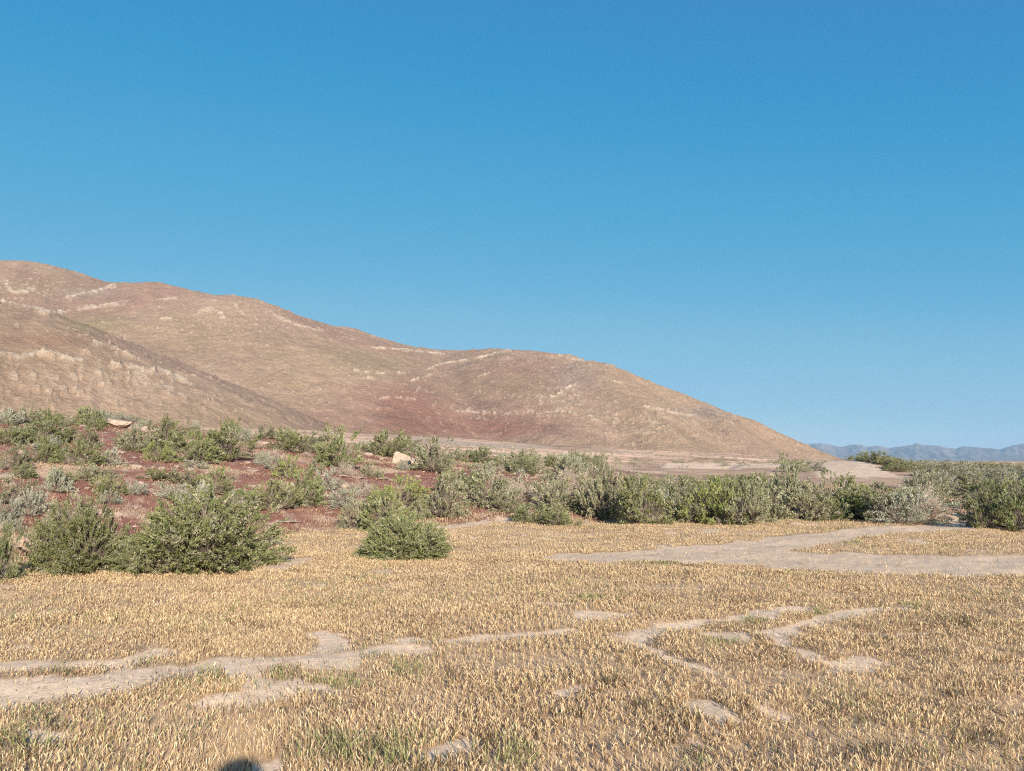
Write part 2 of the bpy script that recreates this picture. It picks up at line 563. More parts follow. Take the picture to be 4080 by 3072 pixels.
ROCKB = [   # ledges: polyline, half width (photo px)
    ([(10, 1200), (60, 1222), (140, 1240), (170, 1252), (250, 1246), (300, 1238), (370, 1226), (430, 1214), (505, 1207)], 13),
    ([(270, 1185), (330, 1172), (390, 1160), (460, 1137)], 12),
    ([(372, 1368), (420, 1380), (470, 1398), (520, 1422), (550, 1432)], 6),
    ([(-200, 1405), (0, 1412), (80, 1425), (150, 1408), (230, 1420), (280, 1442), (330, 1436), (370, 1422), (430, 1445), (560, 1475), (640, 1480), (720, 1512), (770, 1535)], 16),
    ([(440, 1455), (520, 1490), (660, 1540), (750, 1590)], 10),
    ([(20, 1130), (60, 1170), (100, 1160), (130, 1150)], 14),
    ([(1470, 1385), (1560, 1392), (1620, 1398), (1780, 1409)], 6),
    ([(1680, 1476), (1760, 1452), (1850, 1435), (1900, 1424), (2030, 1396)], 6),
    ([(1640, 1517), (1680, 1505), (1725, 1488)], 9),
    ([(1415, 1478), (1470, 1486), (1530, 1492)], 8),
    ([(1440, 1508), (1510, 1512)], 6), ([(1590, 1488), (1612, 1494)], 6),
    ([(1640, 1570), (1672, 1548)], 5), ([(1730, 1615), (1750, 1603)], 5),
    ([(1800, 1645), (1870, 1640), (1950, 1652), (2030, 1650)], 8),
    ([(1510, 1592), (1560, 1585), (1660, 1592)], 6),
    ([(1890, 1520), (1900, 1500), (1950, 1485)], 4), ([(1860, 1570), (1920, 1558)], 4),
    ([(2040, 1645), (2080, 1645), (2130, 1640), (2220, 1638)], 6),
    ([(2230, 1640), (2300, 1650), (2380, 1660)], 6),
    ([(2220, 1415), (2260, 1430), (2330, 1440)], 7),
    ([(2130, 1575), (2180, 1590), (2240, 1560), (2290, 1530)], 10),
    ([(2400, 1500), (2450, 1518), (2490, 1525)], 6),
    ([(800, 1240), (850, 1225), (880, 1262)], 18), ([(590, 1195), (640, 1192), (700, 1192)], 5),
    ([(640, 1268), (690, 1270)], 6), ([(930, 1215), (970, 1250)], 12),
    ([(2560, 1620), (2700, 1650), (2860, 1665)], 5),
    ([(1090, 1255), (1180, 1290), (1290, 1320)], 8),
]


def build_hill():
    az = np.radians(np.arange(-56, 25.0, 0.07))
    r1 = np.arange(196, 960, 1.7)
    r2 = np.arange(960, 1700, 14.0)
    rr = np.concatenate([r1, r2])
    # smooth shape on a coarse grid, then interpolated
    azc = np.radians(np.arange(-56, 25.3, 0.28)); rc = np.concatenate([np.arange(190, 970, 5.0), np.arange(970, 1730, 20.0)])
    A, RR = np.meshgrid(azc, rc)
    zc = hill_base((RR * np.sin(A)).ravel(), (RR * np.cos(A)).ravel()).reshape(A.shape)
    fi = np.interp(rr, rc, np.arange(len(rc))); fj = np.interp(az, azc, np.arange(len(azc)))
    i0 = np.clip(fi.astype(int), 0, len(rc) - 2); j0 = np.clip(fj.astype(int), 0, len(azc) - 2)
    u = (fi - i0)[:, None]; v = (fj - j0)[None, :]
    Z = (zc[i0][:, j0] * (1 - v) + zc[i0][:, j0 + 1] * v) * (1 - u) + (zc[i0 + 1][:, j0] * (1 - v) + zc[i0 + 1][:, j0 + 1] * v) * u
    A, RR = np.meshgrid(az, rr)
    x = (RR * np.sin(A)).ravel(); y = (RR * np.cos(A)).ravel(); z = Z.ravel()
    up = sst(0, 12, z)
    # weathering: broad swells, rills running down the slope, small roughness
    swell = (fbm(x * 0.012, y * 0.012, 101, 4) - 0.5)
    z = z + (swell - 0.06) * np.where(x > 0.12 * y, 4.0, 7.0) * up * sst(1100, 700, np.hypot(x, y)) * 0.8
    azd = np.degrees(np.arctan2(x, y)); r = np.hypot(x, y)
    # rills follow the fall line, which leans to the right
    ca = x * 0.86 + y * 0.50; cb = x * 0.50 - y * 0.86
    wob = 8 * (fbm(x * 0.02, y * 0.02, 109, 3) - 0.5)
    rill = 1 - np.abs(2 * fbm((ca + wob) * 0.085, cb * 0.012, 111, 4) - 1)
    px, py = proj(x, y, z)
    rw = 0.35 + 0.9 * np.clip(np.exp(-(((px - 350) / 480) ** 2 + ((py - 1540) / 90) ** 2)) + np.exp(-(((px - 2700) / 330) ** 2 + ((py - 1700) / 70) ** 2)), 0, 1)
    z = z + (rill - 0.7) * 2.1 * rw * up
    z = z + (fbm(x * 0.09, y * 0.09, 121, 5, 0.6) - 0.5) * 2.4 * up
    px, py = proj(x, y, z)
    wx = (fbm(x * 0.05, y * 0.05, 131, 4) - 0.5) * 34; wy = (fbm(x * 0.05 + 31, y * 0.05, 133, 4) - 0.5) * 17
    rock = np.zeros(x.shape)
    for line, hw in ROCKB:
        d = dline(px + wx, py + wy, line, 1.0)
        rock = np.maximum(rock, 1 - sst(0.36, 0.68, d / hw))
    n = fbm(x * 0.22, y * 0.22, 141, 4, 0.6)
    rock = rock * sst(0.40, 0.50, n)
    # scattered blocks: screes where the photograph shows them, a few elsewhere
    sc = np.maximum.reduce([np.exp(-(((px - 2560) / 230) ** 2 + ((py - 1680) / 50) ** 2)), 0.8 * np.exp(-(((px - 2230) / 130) ** 2 + ((py - 1600) / 70) ** 2)),
                            0.7 * np.exp(-(((px - 1950) / 220) ** 2 + ((py - 1650) / 30) ** 2)), 0.85 * np.exp(-(((px - 250) / 420) ** 2 + ((py - 1500) / 60) ** 2)),
                            0.6 * np.exp(-(((px - 1000) / 200) ** 2 + ((py - 1240) / 50) ** 2)), 0.7 * np.exp(-(((px - 100) / 200) ** 2 + ((py - 1150) / 50) ** 2)),
                            0.5 * np.exp(-(((px - 2250) / 250) ** 2 + ((py - 1440) / 40) ** 2)), 0.55 * np.exp(-(((px - 900) / 300) ** 2 + ((py - 1300) / 60) ** 2))])
    nb = fbm(ca * 0.42, cb * 0.26, 151, 3, 0.6)
    th = 0.72 - 0.18 * sc
    blk = sst(th, th + 0.035, nb)
    crag = sst(-4, 10, z - 0) * 0
    z = z + blk * (0.5 + 1.4 * (fbm(x * 0.35, y * 0.35, 161, 3) - 0.3)) * up
    led = rock
    rock = np.maximum(rock, blk * 0.5)
    z = z + led * (0.8 + 2.2 * (fbm(x * 0.35, y * 0.35, 161, 3) - 0.3)) * up
    # skyline crags: jagged steps along the crest
    zs = fbm(x * 0.06, y * 0.06, 171, 4, 0.65)
    # colours
    base = np.array([0.310, 0.212, 0.146])
    c = np.tile(base, (len(x), 1))

    def blend(c, col, k): return c * (1 - k[:, None]) + np.array(col) * k[:, None]
    big = fbm(x * 0.008, y * 0.008, 181, 4)
    c = blend(c, [0.32, 0.225, 0.135], sst(0.5, 0.68, big) * 0.4)
    c = blend(c, [0.28, 0.165, 0.120], sst(0.5, 0.34, big) * 0.6)
    g = lambda cx, cy, sx, sy: np.exp(-(((px + wx - cx) / sx) ** 2 + ((py + wy - cy) / sy) ** 2))
    c = blend(c, [0.25, 0.205, 0.10], 0.55 * np.clip(g(370, 1290, 130, 40), 0, 1))
    c = blend(c, [0.26, 0.20, 0.115], 0.4 * np.clip(g(200, 1150, 260, 50) + g(1780, 1555, 150, 40) + g(2050, 1540, 180, 60) + g(1500, 1450, 260, 60), 0, 1))
    c = blend(c, [0.34, 0.245, 0.145], 0.6 * np.clip(g(1150, 1540, 200, 90), 0, 1))
    c = blend(c, [0.225, 0.115, 0.082], 0.85 * np.clip(0.55 * g(150, 1358, 220, 28) + g(1650, 1660, 130, 90) + g(1950, 1700, 330, 45) + 0.1 * g(650, 1420, 130, 50) + 0.9 * g(1600, 1610, 110, 60), 0, 1))
    c = blend(c, [0.26, 0.205, 0.17], 0.6 * np.clip(g(2850, 1640, 170, 30) + g(2280, 1500, 90, 50) + g(360, 1165, 110, 22), 0, 1))
    c = blend(c, [0.365, 0.255, 0.175], 0.75 * np.clip(g(620, 1560, 560, 110), 0, 1))
    streak = fbm(ca * 0.10, cb * 0.02, 191, 4)
    c = c * (0.86 + 0.28 * streak[:, None])
    speck = fbm(x * 0.5, y * 0.5, 193, 3, 0.7)
    c = c * (0.88 + 0.24 * speck[:, None])
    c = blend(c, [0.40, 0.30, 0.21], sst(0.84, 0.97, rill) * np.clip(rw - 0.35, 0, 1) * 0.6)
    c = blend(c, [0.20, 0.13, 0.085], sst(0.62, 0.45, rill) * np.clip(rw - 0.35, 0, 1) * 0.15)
    c = blend(c, [0.50, 0.40, 0.30], rock * (0.40 + 0.5 * n))
    # bushes and dark cracks as dark specks
    dk = sst(0.70, 0.76, fbm(x * 0.3, y * 0.3, 197, 3, 0.6))
    c = blend(c, [0.17, 0.12, 0.07], dk * 0.35)
    # rim below nothing: let the foot dive under the ground sheet
    me = np_mesh('hill', np.stack([x, y, z], 1), quads=grid_quads(len(rr), len(az)), cols={'col': c}, smooth=True)
    o = mesh_obj('hill', me, M_hill)
    tag(o, kind='structure')


build_hill()

# ---------------------------------------------------------------- far mountains
MT = [(2400, 1800), (2800, 1790), (3040, 1778), (3150, 1762), (3232, 1768), (3275, 1765), (3350, 1779), (3400, 1771), (3440, 1772), (3455, 1780), (3510, 1775), (3545, 1785), (3600, 1777), (3640, 1772),
      (3652, 1764), (3690, 1773), (3740, 1775), (3810, 1788), (3842, 1776), (3900, 1782), (3960, 1786), (3985, 1790), (4040, 1774), (4090, 1766), (4200, 1755), (4500, 1770), (5200, 1750), (6500, 1760)]


def build_mountains():
    pxs = np.arange(2300, 6500, 5.0)
    nr = 60
    D0, D1, D2 = 9600.0, 11800.0, 13200.0
    top = np.interp(pxs, [m[0] for m in MT], [m[1] for m in MT])
    top = top + (fbm(pxs * 0.04, pxs * 0 + 3, 201, 4) - 0.5) * 4
    azs = np.arctan((pxs - 2040) / (F / cP))
    Dk = D1 + 500 * (fbm(pxs * 0.008, pxs * 0, 203, 3) - 0.5) * 2
    # height of the crest above the plain so that it projects on the skyline row
    zt = CAMZ + (1836 - top) / F * Dk * np.cos(azs) * 1.0
    t = np.linspace(0, 1, nr)
    rows = []
    cols = []
    for k in range(nr):
        if t[k] < 0.75:
            u = t[k] / 0.75
            Dr = D0 + (Dk - D0) * u
            rid = 1 - np.abs(2 * fbm(pxs * 0.022 + u * 1.1, pxs * 0.004 + u * 3.0, 205, 5) - 1)
            hgt = zt * u ** 1.2 * (1 - 1.0 * (1 - u) * (1 - rid) * 1.0)
        else:
            u = (t[k] - 0.75) / 0.25
            Dr = Dk + (D2 - Dk) * u
            hgt = zt * (1 - u) ** 1.2
        hgt = hgt - 3
        rows.append(np.stack([Dr * np.sin(azs), Dr * np.cos(azs), hgt], 1))
    v = np.concatenate(rows)
    c = np.tile([0.20, 0.155, 0.12], (len(v), 1))
    c = c * (0.7 + 0.6 * fbm(v[:, 0] * 0.002, v[:, 1] * 0.002, 207, 4)[:, None])
    me = np_mesh('mountains', v, quads=grid_quads(nr, len(pxs)), cols={'col': c}, smooth=True)
    tag(mesh_obj('mountains', me, M_mount), kind='structure')


build_mountains()


# ---------------------------------------------------------------- shrubs
def strips(P0, P1, w0, w1, c0):
    """thin three-sided twigs between point arrays"""
    d = P1 - P0
    L = np.linalg.norm(d, axis=1, keepdims=True) + 1e-9
    d = d / L
    ref = np.tile([0.3, 0.5, 0.81], (len(d), 1))
    a = np.cross(d, ref); a /= np.linalg.norm(a, axis=1, keepdims=True) + 1e-9
    b = np.cross(d, a)
    V = []
    for P_, w_ in ((P0, w0), (P1, w1)):
        for k in range(3):
            th = 2 * math.pi * k / 3
            V.append(P_ + (a * math.cos(th) + b * math.sin(th)) * np.reshape(w_, (-1, 1)))
    V = np.stack(V, 1)                      # n,6,3
    n = len(P0)
    base = (np.arange(n) * 6)[:, None]
    q = np.concatenate([base + np.array([[k, (k + 1) % 3, 3 + (k + 1) % 3, 3 + k]]) for k in range(3)])
    return V.reshape(-1, 3), q, np.repeat(c0, 6, 0)


def make_shrub_meshes(name, seed, style, tips=420, per=26, leaf=0.05, spread=0.85, stems=16, plume=0.095):
    rg = np.random.default_rng(seed)
    unit = lambda v: v / (np.linalg.norm(v, axis=-1, keepdims=True) + 1e-9)
    # crown outline: an uneven dome about 1 high and 2*spread wide
    lob = rg.uniform(0, 2 * math.pi, 6); lam = rg.uniform(0.06, 0.24, 6)

    def reach(az, el):
        s = 1.0 + sum(lam[k] * np.sin((k + 1) * az + lob[k] + 1.7 * el) for k in range(6)) * 0.7
        return s / np.sqrt((np.cos(el) / spread) ** 2 + (np.sin(el) / 1.0) ** 2)
    WV = []; WQ = []; WC = []; off = 0

    def addw(P0, P1, w0, w1, c):
        nonlocal off
        v, q, cc = strips(P0, P1, w0, w1, c)
        WV.append(v); WQ.append(q + off); WC.append(cc); off += len(v)
    wood = {'green': (0.23, 0.18, 0.13), 'sage': (0.26, 0.22, 0.17), 'dry': (0.42, 0.33, 0.26)}[style]
    wc = lambda n: np.array(wood) * rg.uniform(0.7, 1.35, (n, 1))
    # tips first, each hung on one of the stems
    el_s = np.arcsin(rg.uniform(0.08, 1.0, stems)); az_s = rg.uniform(0, 2 * math.pi, stems)
    sdir = np.stack([np.cos(el_s) * np.sin(az_s), np.cos(el_s) * np.cos(az_s), np.sin(el_s)], 1)
    base = np.stack([rg.normal(0, 0.05, stems), rg.normal(0, 0.05, stems), np.zeros(stems) - 0.03], 1)
    rS = reach(az_s, el_s) * 0.5
    mid = base + sdir * rS[:, None] * 0.55 + np.array([0, 0, -0.04]); end = sdir * rS[:, None] + rg.normal(0, 0.03, (stems, 3))
    end[:, 2] = np.maximum(end[:, 2], 0.06)
    addw(base, mid, np.full(stems, 0.017), np.full(stems, 0.012), wc(stems))
    addw(mid, end, np.full(stems, 0.012), np.full(stems, 0.007), wc(stems))
    # tip positions
    n = tips
    el_t = np.arcsin(rg.uniform(0.02, 1.0, n) ** 0.85); az_t = rg.uniform(0, 2 * math.pi, n)
    rad = reach(az_t, el_t) * (1 - 0.42 * rg.uniform(0, 1, n) ** 1.6)
    # clumps: gather the tips into tufts with gaps between
    nclump = max(12, n // 14)
    ci = rg.integers(0, nclump, n)
    elc = np.arcsin(rg.uniform(0.03, 1.0, nclump)); azc = rg.uniform(0, 2 * math.pi, nclump)
    rcl = reach(azc, elc) * rg.uniform(0.70, 1.03, nclump)
    cpos = np.stack([np.cos(elc) * np.sin(azc), np.cos(elc) * np.cos(azc), np.sin(elc)], 1) * rcl[:, None]
    tp = np.stack([np.cos(el_t) * np.sin(az_t), np.cos(el_t) * np.cos(az_t), np.sin(el_t)], 1) * rad[:, None]
    pull = (rg.uniform(0, 1, n) < 0.72)[:, None]
    tp = np.where(pull, cpos[ci] + rg.normal(0, 0.075, (n, 3)), tp)
    tp[:, 2] = np.maximum(tp[:, 2], 0.05)
    si = np.argmin(((tp[:, None, :] - end[None]) ** 2).sum(2), 1)
    root = mid[si] + (end[si] - mid[si]) * rg.uniform(0.2, 1.0, (n, 1))
    kn = root + (tp - root) * 0.55 + rg.normal(0, 0.03, (n, 3)) - np.array([0, 0, 0.03])
    addw(root, kn, np.full(n, 0.0055), np.full(n, 0.0035), wc(n))
    addw(kn, tp, np.full(n, 0.0035), np.full(n, 0.002), wc(n))
    if style == 'dry' or True:        # bare dead twigs low in the crown
        m = {'green': 520, 'sage': 300, 'dry': 1700}[style] * (3 if tips > 1000 else 1)
        s2 = rg.integers(0, stems, m)
        a0 = mid[s2] * rg.uniform(0.4, 1.0, (m, 1)) + (end[s2] - mid[s2]) * rg.uniform(0, 1.0, (m, 1))
        dd = unit(unit(a0 + 1e-3) + rg.normal(0, 0.6, (m, 3)) + np.array([0, 0, 0.35]))
        a1 = a0 + dd * rg.uniform(0.15, 0.46, (m, 1))
        a1[:, 2] = np.maximum(a1[:, 2], 0.02)
        dc = np.array({'green': (0.42, 0.34, 0.27), 'sage': (0.40, 0.33, 0.26), 'dry': (0.52, 0.42, 0.33)}[style]) * rg.uniform(0.7, 1.25, (m, 1))
        addw(a0, a1, np.full(m, 0.004), np.full(m, 0.0018), dc)
    wood_me = np_mesh(name + '_branches', np.concatenate(WV), quads=np.concatenate(WQ), cols={'col': np.concatenate(WC)})
    # leaves: narrow pointed faces standing on the twig ends
    if style == 'dry': per = max(4, per // 4)
    N_ = n * per
    ti = np.repeat(np.arange(n), per)
    tdir = unit(tp - kn)[ti]
    along = rg.uniform(-0.75, 1.0, (N_, 1))
    c0 = tp[ti] + tdir * along * plume - np.array([0, 0, 0.25]) * plume * along ** 2 + rg.normal(0, 0.011 + 0.004 * (leaf > 0.05), (N_, 3))
    ld = unit(tdir * 0.75 + np.array([0, 0, 0.55]) + rg.normal(0, 0.42, (N_, 3)))
    sd = unit(np.cross(ld, rg.normal(0, 1, (N_, 3))))
    ll = leaf * rg.uniform(0.55, 1.3, (N_, 1)); lw = ll * rg.uniform(0.16, 0.30, (N_, 1))
    v = np.stack([c0 - sd * lw * 0.5, c0 + ld * ll * 0.5 - sd * lw, c0 + ld * ll, c0 + ld * ll * 0.5 + sd * lw], 1)
    v[:, :, 2] = np.maximum(v[:, :, 2], 0.0)
    pal = {'green': [(0.215, 0.230, 0.095), (0.285, 0.285, 0.145), (0.155, 0.180, 0.070), (0.36, 0.34, 0.215)],
           'olive': [(0.285, 0.275, 0.155), (0.34, 0.325, 0.205), (0.22, 0.225, 0.115), (0.38, 0.34, 0.24)],
           'sage': [(0.36, 0.36, 0.26), (0.43, 0.42, 0.32), (0.30, 0.31, 0.20), (0.46, 0.42, 0.33)],
           'bright': [(0.255, 0.28, 0.095), (0.32, 0.33, 0.13), (0.20, 0.235, 0.075), (0.36, 0.35, 0.17)],
           'dry': [(0.46, 0.37, 0.29), (0.52, 0.43, 0.34), (0.39, 0.31, 0.24), (0.55, 0.45, 0.35)]}
    pk = style
    if name.endswith('olive'): pk = 'olive'
    if name.endswith('bright'): pk = 'bright'
    palette = np.array(pal[pk])
    tc = palette[rg.choice(4, n, p=[0.4, 0.28, 0.2, 0.12])] * rg.uniform(0.85, 1.15, (n, 1))
    lc = tc[ti] * rg.uniform(0.8, 1.2, (N_, 1))
    b4 = np.arange(N_)[:, None] * 4
    leaf_me = np_mesh(name + '_foliage', v.reshape(-1, 3), quads=b4 + np.array([[0, 1, 2, 3]]), cols={'col': np.repeat(lc, 4, 0)})
    return leaf_me, wood_me


VAR = {
    'big': [make_shrub_meshes('big%d' % k, 900 + k, 'green', tips=1900, per=30, leaf=0.036, stems=34, spread=0.80, plume=0.07) for k in range(2)],
    'G': [make_shrub_meshes('g%d' % k, 10 + k, 'green', tips=420, per=26, leaf=0.055, stems=18, spread=0.8) for k in range(5)],
    'O': [make_shrub_meshes('o%d_olive' % k, 40 + k, 'green', tips=330, per=26, leaf=0.055, stems=18, spread=0.8) for k in range(4)],
    'Y': [make_shrub_meshes('y%d_bright' % k, 60 + k, 'green', tips=400, per=24, leaf=0.055, stems=14) for k in range(2)],
    'S': [make_shrub_meshes('s%d' % k, 70 + k, 'sage', tips=330, per=24, leaf=0.055, stems=20) for k in range(4)],
    'D': [make_shrub_meshes('d%d' % k, 90 + k, 'dry', tips=420, per=16, leaf=0.045, stems=22) for k in range(2)],
}
KN = {'big': ('green_shrub', 'shrub'), 'G': ('green_shrub', 'shrub'), 'O': ('green_shrub', 'shrub'), 'Y': ('green_shrub', 'shrub'), 'S': ('sagebrush', 'sagebrush'), 'D': ('dry_shrub', 'dry shrub')}
rnd = random.Random(4)


def shrub(kind, x, y, z, wid, hgt, label, group=None):
    lm, wm = rnd.choice(VAR[kind])
    name, cat = KN[kind]
    rt = empty(name, (x, y, z - 0.02), rnd.uniform(0, 6.28))
    k = wid / 1.75
    rt.scale = (k, k * rnd.uniform(0.85, 1.0), hgt)
    mesh_obj('foliage', lm, M_leaf, rt)
    mesh_obj('branches', wm, M_wood, rt)
    tag(rt, label, cat, group)
    return rt


def place(kind, px, py, wpx, hpx, label, group=None, ks=1.2, kh=1.06):
    """a shrub whose foot stands on the ground at this photo pixel"""
    x, y, z = hit(px, py)
    s = math.hypot(x, y) / F * math.hypot(1, (px - 2040) / F) ** 0
    dep = y * cP
    return shrub(kind, x, y, z, wpx * dep / F * ks, hpx * dep / F * kh, label, group)


GS = 'shrubs scattered over the red slope'
GF = 'large green shrubs at the edge of the dry grass'
CAT = [
    # kind, px, foot row, width, height, label, group
    ('big', 335, 2278, 370, 232, 'broad leafy green shrub left of the largest one, dry grass at its foot', GF),
    ('big', 775, 2262, 610, 272, 'largest green shrub, wide crown with grey dead twigs low on its right', GF),
    ('G', 990, 2252, 140, 110, 'small green shrub hugging the right end of the largest green shrub', GF),
    ('G', 540, 2285, 190, 110, 'low dark green shrub between the two largest shrubs', GF),
    ('G', -10, 2315, 165, 190, 'green shrub cut off by the left edge of the photo', GF),
    ('big', 1590, 2220, 330, 150, 'lone green shrub standing out on the dry grass in the middle', GF),
    ('G', 1700, 2222, 150, 110, 'low green shrub leaning out right of the lone middle shrub', GF),
    ('O', 1410, 2105, 130, 100, 'small olive shrub left behind the lone middle shrub', GF),
    ('G', 1540, 2110, 220, 130, 'green shrub right behind the lone middle shrub', GF),
    ('Y', 1570, 2030, 210, 130, 'bright yellow-green shrub topping the middle clump', GS),
    ('S', 1060, 2172, 120, 60, 'low grey sagebrush on the dry grass right of the largest shrub', GS),
    # crest at the left
    ('S', 30, 1693, 120, 60, 'pale grey sagebrush on the crest at the far left edge', GS),
    ('O', 110, 1692, 110, 62, 'olive shrub on the left crest, second from the photo edge', GS),
    ('G', 185, 1690, 120, 66, 'green shrub on the left crest, third from the photo edge', GS),
    ('O', 255, 1692, 80, 50, 'small olive shrub on the crest before the pointed green one', GS),
    ('G', 355, 1697, 130, 72, 'pointed green shrub on the crest left of the big boulder', GS),
    ('S', 425, 1690, 70, 35, 'small grey sagebrush touching the left end of the big crest boulder', GS),
    ('S', 485, 1688, 90, 34, 'low grey sagebrush behind the big crest boulder', GS),
    ('S', 570, 1712, 70, 40, 'pale sagebrush just right of the big crest boulder', GS),
    ('O', 1060, 1747, 100, 52, 'thin pale olive shrub on the crest above pale stones', GS),
    # upper slope
    ('G', 40, 1780, 120, 85, 'green shrub at the left edge halfway up the red slope', GS),
    ('G', 210, 1765, 175, 88, 'wide green shrub below the left crest above a white stone', GS),
    ('O', 345, 1780, 120, 68, 'grey-olive shrub below the pointed crest shrub', GS),
    ('G', 170, 1845, 130, 90, 'green shrub in the middle of the far left group on the slope', GS),
    ('G', 310, 1855, 180, 82, 'dark green shrub with a shaded right side, left part of the slope', GS),
    ('O', 50, 1870, 110, 95, 'yellowish olive shrub at the left edge beside a white stone', GS),
    ('G', 100, 1905, 90, 52, 'small green shrub below the yellowish one near the left edge', GS),
    ('G', 235, 1925, 100, 56, 'small bluish-green shrub low on the left slope', GS),
    ('O', 340, 1912, 120, 72, 'loose olive shrub left of the field of small stones', GS),
    ('G', 430, 1965, 140, 75, 'green shrub at the lower left rim of the stony patch', GS),
    ('S', 440, 2000, 110, 46, 'low pale sagebrush below the stony patch on the left', GS),
    ('O', 545, 1795, 160, 88, 'olive shrub at the left of the long clump below the crest boulder', GS),
    ('G', 665, 1800, 160, 125, 'tallest green shrub of the long clump below the crest boulder', GS),
    ('Y', 640, 1838, 105, 76, 'round bright green shrub in front of the long clump', GS),
    ('G', 775, 1842, 180, 112, 'dark green shrub trailing down right of the long clump', GS),
    ('G', 905, 1832, 205, 135, 'tall grey-green shrub with bare stems right of the long clump', GS),
    ('S', 960, 1760, 90, 50, 'pale sagebrush on the crest behind the tall grey-green shrub', GS),
    ('S', 535, 1975, 95, 50, 'small silvery sagebrush left of the silvery row', GS),
    ('O', 730, 1925, 125, 58, 'low rusty olive shrub above the silvery row', GS),
    ('G', 860, 1965, 160, 95, 'green shrub above the right end of the silvery row', GS),
    ('S', 680, 1995, 150, 62, 'silvery sagebrush in the middle of the silvery row', GS),
    ('S', 780, 2012, 150, 82, 'tallest silvery sagebrush of the row mid-slope', GS),
    ('S', 960, 2015, 110, 58, 'silvery sagebrush at the right end of the row', GS),
    ('S', 125, 2045, 140, 92, 'large grey sagebrush above the broad left shrub', GS),
    ('S', 25, 2065, 90, 75, 'grey sagebrush at the left edge beside the large grey one', GS),
    ('S', 30, 2122, 95, 66, 'lowest grey sagebrush at the left edge of the slope', GS),
    ('O', 280, 2075, 170, 100, 'rusty olive shrub just behind the broad left shrub', GS),
    ('S', 200, 2108, 70, 45, 'small grey sagebrush between the left edge and the broad shrub', GS),
    # middle slope
    ('G', 1150, 1795, 160, 80, 'green shrub on the crest right of the thin pale one', GS),
    ('O', 1245, 1790, 110, 62, 'olive shrub between the two green crest shrubs in the middle', GS),
    ('G', 1335, 1862, 190, 140, 'tall dark shrub sprawling down from the crest, mid-photo left', GS),
    ('S', 1455, 1795, 60, 40, 'tiny pale sagebrush on the crest between two dark shrubs', GS),
    ('G', 1545, 1815, 165, 95, 'dark green shrub behind the slanting white slab', GS),
    ('O', 1640, 1800, 100, 55, 'olive shrub on the crest behind the slanting slab', GS),
    ('O', 1730, 1885, 210, 125, 'wide olive shrub right of the slanting white slab', GS),
    ('G', 1905, 1842, 150, 60, 'dark green low shrub on the crest right of the slab', GS),
    ('S', 2010, 1850, 90, 50, 'pale sagebrush on the crest at the photo centre', GS),
    ('Y', 1140, 1905, 95, 88, 'bright yellow-green shrub alone on the middle slope', GS),
    ('S', 1050, 1862, 65, 52, 'small pale sagebrush left of the bright yellow-green shrub', GS),
    ('O', 1260, 1880, 65, 46, 'small olive shrub right of the bright yellow-green shrub', GS),
    ('G', 1090, 2020, 180, 105, 'pale green shrub, left of the pair above the bare red strip', GS),
    ('G', 1205, 2020, 180, 130, 'green shrub, right of the pair above the bare red strip', GS),
    ('S', 1300, 1955, 90, 80, 'upright grey sagebrush above the pair of green shrubs', GS),
    ('S', 1375, 2028, 140, 78, 'silver sagebrush left of the bright shrub in the middle clump', GS),
    ('D', 1375, 1902, 95, 62, 'brown dead shrub below the tall dark shrub', GS),
    ('D', 1450, 1962, 90, 52, 'grey dead shrub on red ground above the middle clump', GS),
    ('G', 1680, 2035, 95, 66, 'small dark shrub right of the bright shrub', GS),
    ('O', 1770, 2055, 200, 150, 'grey-olive shrub with a dark left side, right of the middle clump', GS),
    ('G', 1840, 1952, 180, 88, 'green shrub beside a white stone below the wide olive one', GS),
    ('O', 1960, 2018, 210, 125, 'olive shrub at the left end of the dense thicket', GS),
    ('G', 2110, 2082, 170, 72, 'low green shrub, first of the front row of the thicket', GS),
    ('G', 2225, 2092, 150, 78, 'low green shrub, second of the front row of the thicket', GS),
    ('O', 2080, 1880, 160, 85, 'olive shrub on the crest just right of the photo centre', GS),
    ('O', 2330, 1892, 130, 75, 'olive shrub on the crest above the red patch in the thicket', GS),
    ('D', 3690, 2062, 165, 140, 'large pale dead shrub at the right end of the thicket by the track', 'dead shrubs by the thicket'),
    ('D', 3560, 2068, 110, 70, 'small pale dead shrub at the thicket foot left of the large dead one', 'dead shrubs by the thicket'),
    ('D', 2670, 2000, 130, 100, 'pale dead shrub standing inside the thicket above a dark hollow', 'dead shrubs by the thicket'),
    ('G', 3950, 2108, 165, 140, 'dark green shrub right of the gap where the track comes through', 'shrubs at the right end of the track'),
    ('G', 4060, 2112, 190, 165, 'dark green shrub cut off by the right edge beside the track', 'shrubs at the right end of the track'),
    ('G', 4230, 2112, 220, 150, 'green shrub just outside the right edge of the photo', 'shrubs at the right end of the track'),
    ('S', 3872, 2100, 60, 48, 'small grey sagebrush at the left foot of the dark green right shrub', 'shrubs at the right end of the track'),
    ('O', 3180, 1880, 110, 48, 'dark olive shrub on pale earth left of the ramp track', 'shrubs around the pale ramp'),
    ('S', 3255, 1876, 90, 42, 'pale shrub beside the left edge of the ramp track', 'shrubs around the pale ramp'),
]
rr0 = random.Random(31)
for kind, px, py, wp, hp, lab, grp in CAT:
    place(kind, px, py, wp, hp, lab, grp, 1.03 if grp == GF else 1.12, 1.0)

